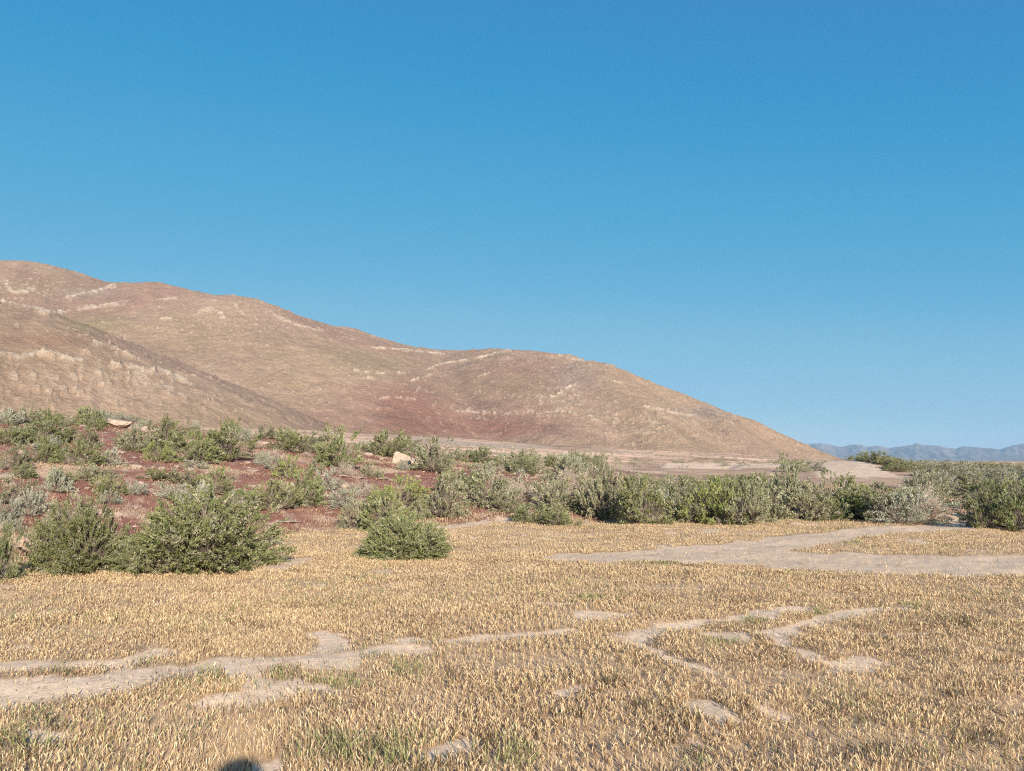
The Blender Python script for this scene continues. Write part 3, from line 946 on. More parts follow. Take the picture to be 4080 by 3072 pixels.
# small low tufts of scrub between the named shrubs
pts0 = []
tries = 0
while len(pts0) < 95 and tries < 9000:
    tries += 1
    d = 17.5 + 22 * rr0.random()
    a = rr0.uniform(-38, 1)
    X, Y = d * math.sin(R(a)), d * math.cos(R(a))
    if d < float(np.interp(a, TAZ, TT[:, 1])) + 1.0: continue
    if any((X - u) ** 2 + (Y - v) ** 2 < 0.9 for u, v in pts0): continue
    pts0.append((X, Y))
    kd = rr0.choice(['S', 'S', 'S', 'O', 'O', 'G', 'D'])
    word = {'G': 'green', 'O': 'olive', 'S': 'grey', 'D': 'dead brown'}[kd]
    shrub(kd, X, Y, float(H(X, Y)), rr0.uniform(0.5, 1.15), rr0.uniform(0.22, 0.5), 'small low %s tuft of scrub on the red slope' % word, 'small scrub tufts on the red slope')

# the dense thicket along the far side of the track, front row then rows behind
TG = 'shrubs of the dense thicket'
x = 2310
rr_ = random.Random(77)
while x < 3540:
    wv = rr_.uniform(150, 230)
    kd = rr_.choice(['G', 'G', 'O', 'O', 'O', 'Y'] if 2600 < x else ['G', 'O', 'O', 'S'])
    place(kd, x + wv * 0.35, 2090 + rr_.uniform(-34, 5), wv * rr_.uniform(0.75, 1.05), rr_.uniform(92, 168), 'green shrub in the front row of the thicket beside the pale track', 'front row of the thicket')
    x += wv * 0.45
TOP = [(1980, 1880), (2300, 1850), (2600, 1850), (2900, 1862), (3100, 1868), (3600, 1872), (3800, 1850), (5000, 1850)]
cnt = 0
pts = []
tries = 0
while len(pts) < 150 and tries < 30000:
    tries += 1
    d = 22 + 34 * rr_.random() ** 1.15
    a = rr_.uniform(az_of_px(2060), az_of_px(4650))
    X, Y = d * math.sin(R(a)), d * math.cos(R(a))
    pxc = 2040 + F / cP * math.tan(R(a))
    if d < 25 and pxc > 3640: continue
    if 3735 < pxc < 3900 and d < 36: continue
    if 2060 < pxc < 2480 and 27 < d < 36 and rr_.random() < 0.75: continue       # red openings
    if pxc < 2300 and d > 40: continue
    z_ = float(H(X, Y))
    if 3260 < pxc < 3640 and d > 40: continue
    mind = 0.75 + 0.010 * d
    if any((X - u) ** 2 + (Y - v) ** 2 < mind ** 2 for u, v, _ in pts): continue
    pts.append((X, Y, pxc))
    kd = rr_.choice(['G', 'G', 'O', 'O', 'O', 'S', 'D'] if pxc < 2700 else ['G', 'G', 'G', 'O', 'O', 'O', 'S'])
    if pxc > 3600 and d > 34: kd = rr_.choice(['G', 'O', 'O', 'S', 'S'])
    hgt = rr_.uniform(0.55, 0.95) if d < 34 else rr_.uniform(0.45, 0.75)
    if 3100 < pxc < 3660 and d > 27: pts.pop(); continue
    hgt = min(hgt, CAMZ - (60 if pxc < 3150 else 12) / F * d - z_) if pxc > 2400 else hgt
    if hgt < 0.4: pts.pop(); continue
    word = {'G': 'green', 'O': 'olive green', 'S': 'grey-green', 'D': 'dead pale'}[kd]
    where = 'deep in the thicket, behind its front row' if pxc < 3640 else 'in the brush right of the ramp track'
    shrub(kd, X, Y, z_, rr_.uniform(1.3, 2.0) * (1 if d < 36 else 0.85), hgt, '%s shrub %s' % (word, where), TG if pxc < 3640 else 'brush right of the ramp track')
# brush reaching to the skyline at the right: nearest ones are things
pts2 = []
tries = 0
while len(pts2) < 90 and tries < 20000:
    tries += 1
    d = 56 * math.exp(rr_.random() * 0.95)
    a = rr_.uniform(az_of_px(3440), az_of_px(4500))
    pxc = 2040 + F / cP * math.tan(R(a))
    if pxc < 3440 + max(0, (85 - d)) * 4.5: continue
    X, Y = d * math.sin(R(a)), d * math.cos(R(a))
    if any((X - u) ** 2 + (Y - v) ** 2 < (0.9 + 0.012 * d) ** 2 for u, v in pts2): continue
    pts2.append((X, Y))
    kd = rr_.choice(['G', 'O', 'O', 'S', 'S'])
    word = {'G': 'green', 'O': 'olive', 'S': 'grey'}[kd]
    shrub(kd, X, Y, float(H(X, Y)), rr_.uniform(1.3, 2.1), rr_.uniform(0.45, 0.75), 'small %s shrub of the far brush on the right skyline' % word, 'far brush on the right skyline')
for px_, d_, w_, h_ in ((3405, 88, 1.7, 0.75), (3450, 84, 2.0, 0.9), (3490, 78, 2.2, 0.9), (3530, 70, 2.0, 0.9), (3565, 62, 2.0, 0.85)):
    a = R(az_of_px(px_)); X, Y = d_ * math.sin(a), d_ * math.cos(a)
    shrub('G', X, Y, float(H(X, Y)), w_, h_, 'dark green shrub in the row along the right side of the ramp', 'row of shrubs along the ramp')


def scrub_stuff():
    """far low scrub nobody could count: one mesh of small tufts on the apron and the plain"""
    rg = np.random.default_rng(9)
    n = 5200
    az = np.radians(rg.uniform(-42, 42, n)); r = 58 * np.exp(rg.uniform(0, 2.6, n))
    x = r * np.sin(az); y = r * np.cos(az)
    pxa = 2040 + (F / cP) * np.tan(az)
    keep = (pxa > 3560) | (rg.random(n) < np.where(pxa > 2200, 0.7, 0.42))
    keep &= ~((pxa > 3200) & (pxa < 3560) & (r < 100))
    rbb = np.interp(np.degrees(az), TAZ, TT[:, 4])
    keep &= (r < rbb) | (pxa > 3500)
    x, y, r, pxa = x[keep], y[keep], r[keep], pxa[keep]
    z = H(x, y)
    n = len(x)
    s = rg.uniform(0.25, 0.6, n) * np.where(pxa > 3450, 1.25, 0.75)
    m = 70
    ti = np.repeat(np.arange(n), m)
    el = np.arcsin(rg.uniform(0, 1, n * m)); a = rg.uniform(0, 6.283, n * m)
    rad = rg.uniform(0.55, 1.0, n * m)
    c = np.stack([x[ti] + np.cos(el) * np.sin(a) * rad * s[ti] * 1.5, y[ti] + np.cos(el) * np.cos(a) * rad * s[ti] * 1.5, z[ti] + np.sin(el) * rad * s[ti]], 1)
    u = rg.normal(0, 1, (n * m, 3)); u /= np.linalg.norm(u, axis=1, keepdims=True)
    w_ = rg.normal(0, 1, (n * m, 3)); w_ /= np.linalg.norm(w_, axis=1, keepdims=True)
    k = (0.14 * s[ti])[:, None]
    v = np.stack([c - u * k, c + w_ * k, c + u * k + np.array([0, 0, 0.05])], 1).reshape(-1, 3)
    col = np.array([[0.19, 0.20, 0.10], [0.26, 0.24, 0.15], [0.30, 0.26, 0.19], [0.15, 0.17, 0.07]])[rg.integers(0, 4, n)] * rg.uniform(0.8, 1.2, (n, 1))
    me = np_mesh('far_scrub', v, tris=np.arange(len(v)).reshape(-1, 3), cols={'col': np.repeat(col[ti], 3, 0)})
    o = mesh_obj('far_scrub', me, M_blade)
    tag(o, 'far low grey-green scrub dotted over the plain below the hill', 'scrub', None, 'stuff')


scrub_stuff()


# ---------------------------------------------------------------- grass
GREEN_SPOTS = [(1330, 3000, 110, 60), (1560, 3010, 130, 70), (2050, 3040, 90, 60), (120, 2950, 120, 60), (160, 2880, 100, 40), (1330, 2730, 120, 25), (1130, 2720, 100, 35), (820, 2690, 90, 25),
               (1620, 2680, 80, 30), (380, 2760, 40, 18), (200, 2780, 40, 15), (3270, 2450, 40, 16), (2640, 2250, 80, 8), (3390, 2168, 60, 14), (250, 2680, 60, 20), (2780, 3030, 60, 40), (1390, 2700, 60, 20),
               (2350, 2390, 60, 10), (3640, 2420, 50, 12), (2880, 2560, 90, 20), (560, 2640, 60, 14), (3000, 2480, 60, 14), (1480, 2610, 70, 20)]


DARK_SPOTS = [(3430, 2882, 60, 16), (2310, 2862, 45, 12), (2550, 2820, 50, 18), (3200, 2590, 70, 14), (3850, 2490, 45, 22), (2600, 2570, 50, 20), (2680, 2610, 40, 12), (3130, 2530, 45, 12), (2760, 3020, 70, 25),
              (1940, 2985, 35, 45), (1800, 3030, 45, 20), (200, 2900, 40, 40), (2850, 2830, 60, 14), (3800, 2780, 60, 14), (3690, 2640, 45, 12), (1790, 2700, 35, 22), (2440, 2730, 50, 16), (2930, 2670, 30, 10),
              (3500, 3010, 90, 30), (3900, 2950, 80, 25), (3100, 3000, 70, 25), (20, 2715, 30, 10), (620, 2705, 60, 14), (560, 2660, 35, 8), (190, 2775, 60, 10), (390, 2770, 45, 9), (1320, 2960, 40, 30), (1500, 2990, 40, 25)]


def blades(name, x, y, z, hgt, wid, top, bot, rg, lean=0.35, label=None, cat='grass', heads=True):
    n = len(x)
    a = rg.uniform(0, 6.283, n)
    la = rg.uniform(0, 6.283, n)
    ln = np.abs(rg.normal(0, lean, n)) * hgt
    dx, dy = np.sin(la) * ln, np.cos(la) * ln
    sx, sy = np.cos(a), np.sin(a)
    b = np.stack([x, y, z - 0.005], 1)
    m = np.stack([x + dx * 0.35, y + dy * 0.35, z + hgt * 0.5], 1)
    u = np.stack([x + dx * 0.70, y + dy * 0.70, z + hgt * 0.78], 1)
    t = np.stack([x + dx, y + dy, z + hgt], 1)
    s = np.stack([sx, sy, np.zeros(n)], 1)
    w_ = wid[:, None]
    f0, f1, f2 = (0.22, 0.62, 1.0) if heads else (0.9, 1.0, 0.6)
    V = np.stack([b - s * w_ * f0, b + s * w_ * f0, m - s * w_ * f1, m + s * w_ * f1, u - s * w_ * f2, u + s * w_ * f2, t], 1)
    k = np.arange(n)[:, None] * 7
    q = np.concatenate([k + np.array([[0, 1, 3, 2]]), k + np.array([[2, 3, 5, 4]])])
    tr = k + np.array([[4, 5, 6]])
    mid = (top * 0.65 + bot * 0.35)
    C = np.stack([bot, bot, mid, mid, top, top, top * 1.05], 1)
    me = np_mesh(name, V.reshape(-1, 3), quads=q, tris=tr, cols={'col': np.clip(C.reshape(-1, 3), 0, 1)})
    o = mesh_obj(name, me, M_blade)
    tag(o, label, cat, None, 'stuff')
    return o


def sample(rg, n, r0, r1, az0=-44, az1=44):
    az = np.radians(rg.uniform(az0, az1, n))
    r = np.sqrt(rg.uniform(r0 * r0, r1 * r1, n))
    return r * np.sin(az), r * np.cos(az)


def build_grass():
    rg = np.random.default_rng(5)
    X, Y = [], []
    for (r0, r1, dens) in ((2.6, 6.0, 4600), (6.0, 9.5, 3700), (9.5, 14.0, 2200), (14.0, 24.0, 1050)):
        area = (88 / 360) * math.pi * (r1 * r1 - r0 * r0)
        a, b = sample(rg, int(area * dens), r0, r1)
        X.append(a); Y.append(b)
    x = np.concatenate(X); y = np.concatenate(Y)
    # tufts: pull the blades towards tuft centres on a jittered 9 cm lattice
    cs = 0.06
    ix = np.floor(x / cs); iy = np.floor(y / cs)
    jx = (ix + hash2(ix, iy, 71)) * cs; jy = (iy + hash2(ix, iy, 72)) * cs
    pull = 0.3 + 0.0 * x
    x = x * (1 - pull) + jx * pull; y = y * (1 - pull) + jy * pull
    z = H(x, y)
    bare, slope, px, py, r, az, n1, n2 = masks(x, y, z)
    dn = sst(0.25, 0.55, fbm(x * 1.9, y * 1.9, 301, 4))
    dens = (0.45 + 0.55 * dn) * (1 - 0.965 * bare) * (1 - 0.93 * slope)
    thin = sst(0.56, 0.66, fbm(x * 0.8 + 7, y * 1.6, 303, 4))
    dens = dens * (1 - 0.4 * thin)
    keep = (rg.random(len(x)) < dens)
    x, y, z, px, py, r = x[keep], y[keep], z[keep], px[keep], py[keep], r[keep]
    n = len(x)
    tuft = fbm(x * 1.6, y * 1.6, 311, 4)
    hgt = (0.020 + 0.036 * rg.random(n) ** 1.4) * (0.5 + 0.95 * tuft)
    hgt *= 1 + 0.25 * sst(9, 4, r)
    wid = rg.uniform(0.0020, 0.0040, n) * (1 + 0.55 * sst(6, 15, r))
    straw = np.array([[0.68, 0.515, 0.305], [0.61, 0.45, 0.26], [0.75, 0.59, 0.375], [0.52, 0.36, 0.20], [0.65, 0.50, 0.305]])
    top = straw[rg.integers(0, 5, n)] * rg.uniform(0.8, 1.15, (n, 1))
    gn = fbm(x * 0.9 + 90, y * 0.9, 321, 4)
    gr = 0.12 * sst(0.53, 0.68, gn)
    for cx, cy, sx, sy in GREEN_SPOTS:
        gr = np.maximum(gr, 0.8 * np.exp(-(((px - cx) / sx) ** 2 + ((py - cy) / sy) ** 2)))
    isg = rg.random(n) < gr
    green = np.array([[0.33, 0.33, 0.14], [0.26, 0.28, 0.11], [0.41, 0.38, 0.19]])[rg.integers(0, 3, n)] * rg.uniform(0.8, 1.15, (n, 1))
    top = np.where(isg[:, None], green, top)
    brn = rg.random(n) < 0.09 + 0.25 * sst(0.6, 0.72, fbm(x * 2.2, y * 2.2, 331, 3))
    top = np.where(brn[:, None], np.array([0.27, 0.16, 0.09]) * rg.uniform(0.7, 1.3, (n, 1)), top)
    hgt = hgt * np.where(isg, 1.35, 1.0)
    # darker weedy spots
    dkp = np.zeros(n)
    for cx, cy, sx, sy in DARK_SPOTS:
        dkp = np.maximum(dkp, 0.85 * np.exp(-(((px - cx) / sx) ** 2 + ((py - cy) / sy) ** 2)))
    dkp = np.maximum(dkp, 0.25 * sst(0.62, 0.72, fbm(x * 2.9 + 5, y * 2.9, 341, 3)))
    isd = rg.random(n) < dkp
    top = np.where(isd[:, None], np.array([[0.14, 0.095, 0.055], [0.19, 0.13, 0.07], [0.18, 0.17, 0.08]])[rg.integers(0, 3, n)], top)
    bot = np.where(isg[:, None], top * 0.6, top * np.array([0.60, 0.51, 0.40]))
    # dry straw over the field
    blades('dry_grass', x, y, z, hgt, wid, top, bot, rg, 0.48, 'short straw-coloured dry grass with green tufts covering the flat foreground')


build_grass()


def build_slope_grass():
    rg = np.random.default_rng(6)
    az = np.radians(rg.uniform(-44, 44, 330000)); r = 14.5 * np.exp(rg.uniform(0, math.log(47 / 14.5), 330000))
    x = r * np.sin(az); y = r * np.cos(az)
    z = H(x, y)
    bare, slope, px, py, r, azd, n1, n2 = masks(x, y, z)
    d = fbm(x * 1.2, y * 1.2, 401, 4)
    keep = (rg.random(len(x)) < slope * (0.25 + 0.75 * sst(0.35, 0.6, d)) * (1 - bare)) & ~inpoly(px, py, RIGHT_ROAD) & ~((np.abs(r - 61) < 6) & (px > 2540) & (px < 3260)) & ~((px > 2150) & (r > 37))
    x, y, z, r, azd, px, py = x[keep], y[keep], z[keep], r[keep], azd[keep], px[keep], py[keep]
    n = len(x)
    k = sst(0.50, 0.66, fbm(x * 0.45, y * 0.9, 71, 5)) 
    right = sst(5.0, 16.0, azd)
    tanny = rg.random(n) < np.clip(0.05 + 0.60 * k + 0.5 * right, 0, 1)
    front = sst(4.0, 0.0, r - np.interp(azd, TAZ, TT[:, 1])) * sst(1000, 1700, px)
    tanny |= rg.random(n) < front * 0.9
    red = np.array([[0.265, 0.125, 0.092], [0.32, 0.17, 0.12], [0.225, 0.105, 0.078]])[rg.integers(0, 3, n)]
    tan = np.array([[0.60, 0.43, 0.27], [0.53, 0.36, 0.22], [0.50, 0.40, 0.24]])[rg.integers(0, 3, n)]
    top = np.where(tanny[:, None], tan, red) * rg.uniform(0.75, 1.25, (n, 1))
    hgt = rg.uniform(0.025, 0.085, n) * np.where(tanny, 1.1, 0.9)
    wid = rg.uniform(0.005, 0.010, n) * (r / 20) ** 0.8
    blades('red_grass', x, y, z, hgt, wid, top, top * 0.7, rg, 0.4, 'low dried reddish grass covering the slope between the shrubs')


build_slope_grass()


# ---------------------------------------------------------------- rocks
def rock_mesh(name, seed, flat=0.6, slab=False):
    import bmesh
    bm = bmesh.new()
    bmesh.ops.create_icosphere(bm, subdivisions=4, radius=0.5)
    rg = random.Random(seed)
    # cut by random planes for broken faces
    planes = []
    for _ in range(9):
        d = Vector((rg.gauss(0, 1), rg.gauss(0, 1), rg.gauss(0, 0.8))).normalized()
        planes.append((d, rg.uniform(0.26, 0.40)))
    o = Vector((rg.uniform(-9, 9), rg.uniform(-9, 9), rg.uniform(-9, 9)))
    for v in bm.verts:
        p = v.co.copy()
        for d, h in planes:
            k = p.dot(d)
            if k > h: p -= d * (k - h) * 0.92
        p += p.normalized() * (mnoise.fractal(p * 3.5 + o, 0.9, 2.1, 4) * 0.055)
        p.z *= flat
        v.co = p
    me = bpy.data.meshes.new(name)
    bm.to_mesh(me); bm.free()
    return me


RV = [rock_mesh('stone%d' % k, 40 + k, 0.62) for k in range(6)]
RBIG = rock_mesh('boulder', 8, 0.62)
GR = 'pale stones scattered on the slope'
RCAT = [
    (455, 1702, 105, 42, 'large pale boulder lying on the left crest', 0), (535, 1712, 70, 20, 'flat pale rock trailing right of the large crest boulder', 0), (585, 1718, 60, 24, 'pale rock at the right end of the crest boulder row', 0),
    (325, 1712, 24, 14, 'small white stone left of the large crest boulder', 0), (80, 1812, 34, 18, 'white stone beside the yellowish shrub near the left edge', 0),
    (8, 1918, 44, 30, 'white stone with a dark hollow at the left edge', 0), (25, 1945, 46, 24, 'white stone below the hollow one at the left edge', 0),
    (1480, 1868, 44, 14, 'flat white stone in the red ground left of the slab', 0), (1595, 1874, 28, 18, 'rounded pale stone below the slanting slab', 0),
    (1285, 1824, 28, 12, 'pale stone left of the tall dark sprawling shrub', 0), (1160, 1797, 18, 14, 'small white stone under the green crest shrub', 0),
    (1430, 1822, 22, 12, 'small pale stone right of the tall dark sprawling shrub', 0), (1518, 1828, 22, 9, 'small flat stone left of the slanting slab', 0),
    (1362, 1911, 48, 11, 'long flat stone below the brown dead shrub', 0), (1420, 1917, 62, 9, 'longest flat stone above the grey dead shrub', 0),
    (1520, 1919, 50, 9, 'flat stone right of the grey dead shrub', 0), (1602, 1921, 34, 12, 'tan stone right end of the flat stone row', 0), (1370, 1950, 46, 22, 'pinkish stone left of the grey dead shrub', 1),
    (1840, 1897, 36, 16, 'white stone above the green shrub near the photo centre', 0), (900, 1842, 24, 14, 'pale stone at the foot of the tall grey-green shrub', 0),
    (980, 1853, 28, 10, 'flat stone right of the tall grey-green shrub', 0), (430, 1829, 22, 10, 'small stone on bare red ground, left of a paler one', 0), (478, 1815, 38, 10, 'pale stone on bare red ground under the olive clump', 0),
    (590, 1914, 52, 22, 'pinkish stone in the middle of the stony patch', 1), (535, 1874, 38, 18, 'pale stone at the top left of the stony patch', 0), (640, 1884, 32, 14, 'pale stone at the top middle of the stony patch', 0),
    (750, 1878, 32, 14, 'pale stone at the top right of the stony patch', 0), (1000, 1882, 42, 9, 'flat pale stone left of the bright yellow-green shrub', 0), (995, 1938, 42, 14, 'upper of three pale stones stacked up the slope', 0),
    (985, 1963, 36, 12, 'middle of three pale stones stacked up the slope', 0), (1010, 1985, 36, 12, 'lowest of three pale stones stacked up the slope', 0), (190, 1944, 30, 14, 'pinkish stone low on the left slope', 1), (235, 1941, 42, 8, 'flat stone right of the pinkish one low on the left slope', 0),
    (50, 1708, 32, 14, 'pale stone under the left crest near the edge', 0), (125, 1706, 54, 9, 'flat pale stone under the left crest shrubs', 0), (730, 1731, 28, 12, 'pale stone on red ground above the long clump', 0),
    (970, 1751, 34, 16, 'pale stone on the crest behind the tall grey-green shrub', 0), (1012, 1748, 22, 12, 'small pale stone on the crest left of the thin shrub', 0), (1045, 1775, 40, 14, 'pinkish flat stone below the thin pale shrub', 1),
    (1130, 2086, 100, 12, 'long flat pale stone on the bare red strip', 0), (1310, 2052, 40, 9, 'flat stone right of the bare red strip', 0), (1465, 1815, 30, 14, 'pinkish stone under the tiny crest sagebrush', 1),
    (1500, 1895, 40, 12, 'pinkish stone below the flat white stone', 1), (1590, 1852, 26, 12, 'pinkish stone at the left foot of the slab', 1), (1660, 1905, 28, 10, 'small stone right of the tan stone', 0), (700, 1868, 24, 12, 'small stone between two larger at the top of the stony patch', 0),
    (470, 1868, 24, 12, 'small stone left of the stony patch', 0), (660, 1928, 30, 13, 'pale stone low in the stony patch', 0), (560, 1940, 28, 12, 'small stone at the bottom of the stony patch', 0), (900, 1905, 26, 12, 'pale stone above the right silvery sagebrush', 0),
    (340, 1950, 26, 10, 'small stone below the loose olive shrub', 0), (420, 2040, 30, 12, 'pale stone on red ground behind the broad left shrub', 0), (150, 1975, 26, 10, 'small stone above the large grey sagebrush', 0), (600, 2052, 30, 10, 'pale stone behind the gap between the largest shrubs', 0),
]
for px, py, wp, hp, lab, km in RCAT:
    x, y, z = hit(px, py)
    dep = y * cP
    me = RBIG if wp > 90 and hp > 30 else rnd.choice(RV)
    if km: me = me.copy()
    o = mesh_obj('boulder' if wp > 90 and hp > 30 else 'stone', me, M_rock2 if km else M_rock)
    s = wp * dep / F * 1.25
    o.scale = (s, s * rnd.uniform(0.7, 1.0), max(hp, 7) * dep / F * 2.2)
    o.rotation_euler = (0, 0, rnd.uniform(-0.4, 0.4))
    o.location = (x, y + s * 0.3, z + hp * dep / F * 0.38)
    tag(o, lab, 'boulder' if wp > 90 and hp > 30 else 'stone', GR)


def slab():
    import bmesh
    x, y, z = hit(1625, 1850)
    dep = y * cP
    k = dep / F
    bm = bmesh.new()
    # outline in photo proportions: high left corner, long edge falling to the right
    out = [(-76, -10), (-60, 62), (-48, 68), (12, 40), (70, 8), (96, -14), (0, -22)]
    n = 10
    fr = [bm.verts.new((a * k, 0, b * k)) for a, b in out]
    bk = [bm.verts.new((a * k * 0.92 + 0.05, 0.55, b * k * 0.8 - 0.05)) for a, b in out]
    bm.faces.new(fr); bm.faces.new(bk[::-1])
    m = len(out)
    for i in range(m): bm.faces.new((fr[i], fr[(i + 1) % m], bk[(i + 1) % m], bk[i]))
    bmesh.ops.recalc_face_normals(bm, faces=bm.faces)
    bmesh.ops.bevel(bm, geom=list(bm.edges), offset=0.03, segments=2, affect='EDGES')
    bmesh.ops.triangulate(bm, faces=bm.faces)
    bmesh.ops.subdivide_edges(bm, edges=list(bm.edges), cuts=3, use_grid_fill=True)
    for v in bm.verts:
        v.co += Vector((mnoise.noise(v.co * 4), mnoise.noise(v.co * 4 + Vector((9, 3, 1))), mnoise.noise(v.co * 5 + Vector((3, 7, 5))))) * 0.035
    me = bpy.data.meshes.new('slab'); bm.to_mesh(me); bm.free()
    o = mesh_obj('rock_slab', me, M_rock)
    o.location = (x, y, z + 0.02)
    o.rotation_euler = (R(-22), 0, R(14))
    o.scale = (0.88, 0.88, 0.82)
    tag(o, 'large slanting white rock slab between shrubs in the middle of the crest', 'rock slab')


slab()


def pebbles():
    rg = np.random.default_rng(12)
    n = 2600
    az = np.radians(rg.uniform(-44, 6, n)); r = rg.uniform(16, 42, n)
    x = r * np.sin(az); y = r * np.cos(az)
    keep = fbm(x * 0.5, y * 0.5, 501, 3) > rg.uniform(0.38, 0.7, n)
    x, y = x[keep], y[keep]
    z = H(x, y)
    n = len(x)
    s = rg.uniform(0.02, 0.075, n)
    # crumbs of earth and grit on the bare foreground patches
    x2, y2 = sample(rg, 60000, 3.0, 13.0)
    z2 = H(x2, y2)
    bare2 = masks(x2, y2, z2)[0]
    k2 = (rg.random(60000) < bare2 * 0.55) & (fbm(x2 * 4, y2 * 4, 511, 3) > 0.42)
    x = np.concatenate([x, x2[k2]]); y = np.concatenate([y, y2[k2]]); z = np.concatenate([z, z2[k2]])
    s = np.concatenate([s, 0.004 + 0.012 * rg.random(int(k2.sum())) ** 2])
    n = len(x)
    octv = np.array([(1, 0, 0), (0, 1, 0), (-1, 0, 0), (0, -1, 0), (0.2, 0.1, 0.6), (0.7, 0.7, 0.25), (-0.6, 0.6, 0.3)])
    V = octv[None] * rg.uniform(0.7, 1.3, (n, 7, 1)) * s[:, None, None] * np.array([1.5, 1.2, 1.0])
    V = V + np.stack([x, y, z], 1)[:, None]
    k = np.arange(n)[:, None] * 7
    tr = np.concatenate([k + np.array([t]) for t in ((0, 5, 4), (5, 1, 4), (1, 6, 4), (6, 2, 4), (2, 3, 4), (3, 0, 4))])
    c = np.array([0.50, 0.38, 0.28]) * rg.uniform(0.7, 1.2, (n, 1))
    me = np_mesh('pebbles', V.reshape(-1, 3), tris=tr, cols={'col': np.repeat(c, 7, 0)})
    tag(mesh_obj('pebbles', me, M_wood), 'pale pebbles and grit strewn over the red slope and bare earth', 'pebbles', None, 'stuff')


pebbles()


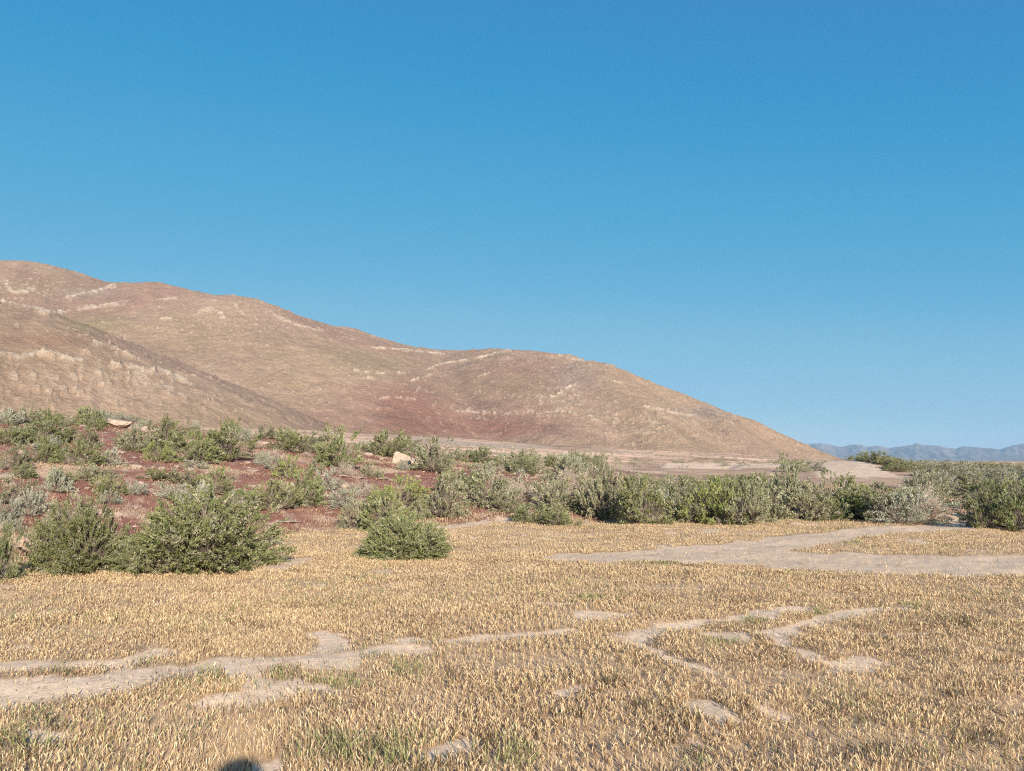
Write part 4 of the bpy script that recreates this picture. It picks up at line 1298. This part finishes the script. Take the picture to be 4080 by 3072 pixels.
# ---------------------------------------------------------------- the photographer behind the camera, whose head throws the shadow at the lower edge
def person():
    joints = {'pelvis': (0, 0, 0.95, .13, .10), 'waist': (0, 0, 1.10, .125, .095), 'chest': (0, 0.0, 1.30, .15, .11), 'neck0': (0, 0, 1.46, .07, .06), 'neck': (0, 0.01, 1.53, .055, .055), 'head': (0, 0.03, 1.60, .075, .085), 'top': (0, 0.025, 1.69, .078, .09), 'crown': (0, 0.02, 1.735, .05, .06),
              'hl': (-.10, 0, .90, .095, .09), 'kl': (-.12, .02, .50, .06, .06), 'al': (-.13, -.02, .09, .038, .04), 'tl': (-.14, .13, .03, .035, .022),
              'hr': (.10, 0, .90, .095, .09), 'kr': (.12, .02, .50, .06, .06), 'ar': (.13, -.02, .09, .038, .04), 'tr': (.14, .13, .03, .035, .022),
              'sl': (-.19, 0, 1.40, .055, .055), 'el': (-.27, .10, 1.18, .042, .042), 'wl': (-.12, .28, 1.46, .028, .028), 'pl': (-.095, .31, 1.52, .030, .018),
              'sr': (.19, 0, 1.40, .055, .055), 'er': (.27, .10, 1.18, .042, .042), 'wr': (.12, .28, 1.46, .028, .028), 'pr': (.095, .31, 1.52, .030, .018)}
    ed = [('pelvis', 'waist'), ('waist', 'chest'), ('chest', 'neck0'), ('neck0', 'neck'), ('neck', 'head'), ('head', 'top'), ('top', 'crown'), ('pelvis', 'hl'), ('hl', 'kl'), ('kl', 'al'), ('al', 'tl'),
          ('pelvis', 'hr'), ('hr', 'kr'), ('kr', 'ar'), ('ar', 'tr'), ('chest', 'sl'), ('sl', 'el'), ('el', 'wl'), ('wl', 'pl'), ('chest', 'sr'), ('sr', 'er'), ('er', 'wr'), ('wr', 'pr')]
    for s, sg in (('l', -1), ('r', 1)):
        for k in range(4):
            a, b = 'f%s%d' % (s, k), 'g%s%d' % (s, k)
            joints[a] = (sg * (.088 - .004 * k), .335, 1.535 + .018 * k, .009, .009)
            joints[b] = (sg * (.055 - .004 * k), .345, 1.54 + .018 * k, .008, .008)
            ed += [('p' + s, a), (a, b)]
        joints['u' + s] = (sg * .07, .30, 1.535, .010, .010); joints['v' + s] = (sg * .05, .30, 1.56, .009, .009)
        ed += [('p' + s, 'u' + s), ('u' + s, 'v' + s)]
    names = list(joints)
    me = bpy.data.meshes.new('person_body')
    me.from_pydata([joints[n][:3] for n in names], [(names.index(a), names.index(b)) for a, b in ed], [])
    root = empty('person', (0.10, -0.36, 0))
    o = bpy.data.objects.new('body', me)
    m, nt, b = newmat('dark_clothing', 0.85)
    tc = N(nt, 'ShaderNodeTexCoord'); nz = N(nt, 'ShaderNodeTexNoise', Scale=40.0)
    cr = N(nt, 'ShaderNodeValToRGB'); cr.color_ramp.elements[0].color = (0.05, 0.06, 0.09, 1); cr.color_ramp.elements[1].color = (0.08, 0.09, 0.13, 1)
    nt.links.new(tc.outputs['Object'], nz.inputs['Vector']); nt.links.new(nz.outputs['Fac'], cr.inputs[0]); nt.links.new(cr.outputs[0], b.inputs['Base Color'])
    me.materials.append(m)
    link(o, root)
    sk = o.modifiers.new('skin', 'SKIN')
    for i, n in enumerate(names):
        me.skin_vertices[0].data[i].radius = joints[n][3:5]
    me.skin_vertices[0].data[0].use_root = True
    ss = o.modifiers.new('sub', 'SUBSURF'); ss.levels = 2; ss.render_levels = 2
    # hair cap
    import bmesh
    bm = bmesh.new(); bmesh.ops.create_uvsphere(bm, u_segments=24, v_segments=16, radius=1)
    for v in bm.verts:
        v.co = Vector((v.co.x * .13, v.co.y * .112 + .01, v.co.z * .12 + 1.68 if v.co.z > -0.3 else 1.645))
    hm = bpy.data.meshes.new('hair'); bm.to_mesh(hm); bm.free()
    mh, nh, bh = newmat('dark_hair', 0.6); bh.inputs['Base Color'].default_value = (0.03, 0.02, 0.015, 1)
    mesh_obj('hair', hm, mh, root)
    tag(root, 'person standing behind the camera whose head shadow falls on the grass', 'person')


person()


# ---------------------------------------------------------------- haze
def haze():
    import bmesh
    bm = bmesh.new()
    bmesh.ops.create_cube(bm, size=1.0)
    me = bpy.data.meshes.new('haze'); bm.to_mesh(me); bm.free()
    o = bpy.data.objects.new('haze', me)
    o.scale = (29000, 29000, 400)
    o.location = (0, 0, 200 - 5)
    m = bpy.data.materials.new('haze_air'); m.use_nodes = True
    nt = m.node_tree
    nt.nodes.remove(nt.nodes['Principled BSDF'])
    v = nt.nodes.new('ShaderNodeVolumePrincipled')
    v.inputs['Color'].default_value = (0.40, 0.66, 0.92, 1)
    v.inputs['Density'].default_value = 5.8e-5
    v.inputs['Anisotropy'].default_value = 0.0
    nt.links.new(v.outputs[0], nt.nodes['Material Output'].inputs['Volume'])
    me.materials.append(m)
    link(o)
    tag(o, kind='stuff')
    o['label'] = 'thin blue air haze over the plain'
    o['category'] = 'haze'


haze()
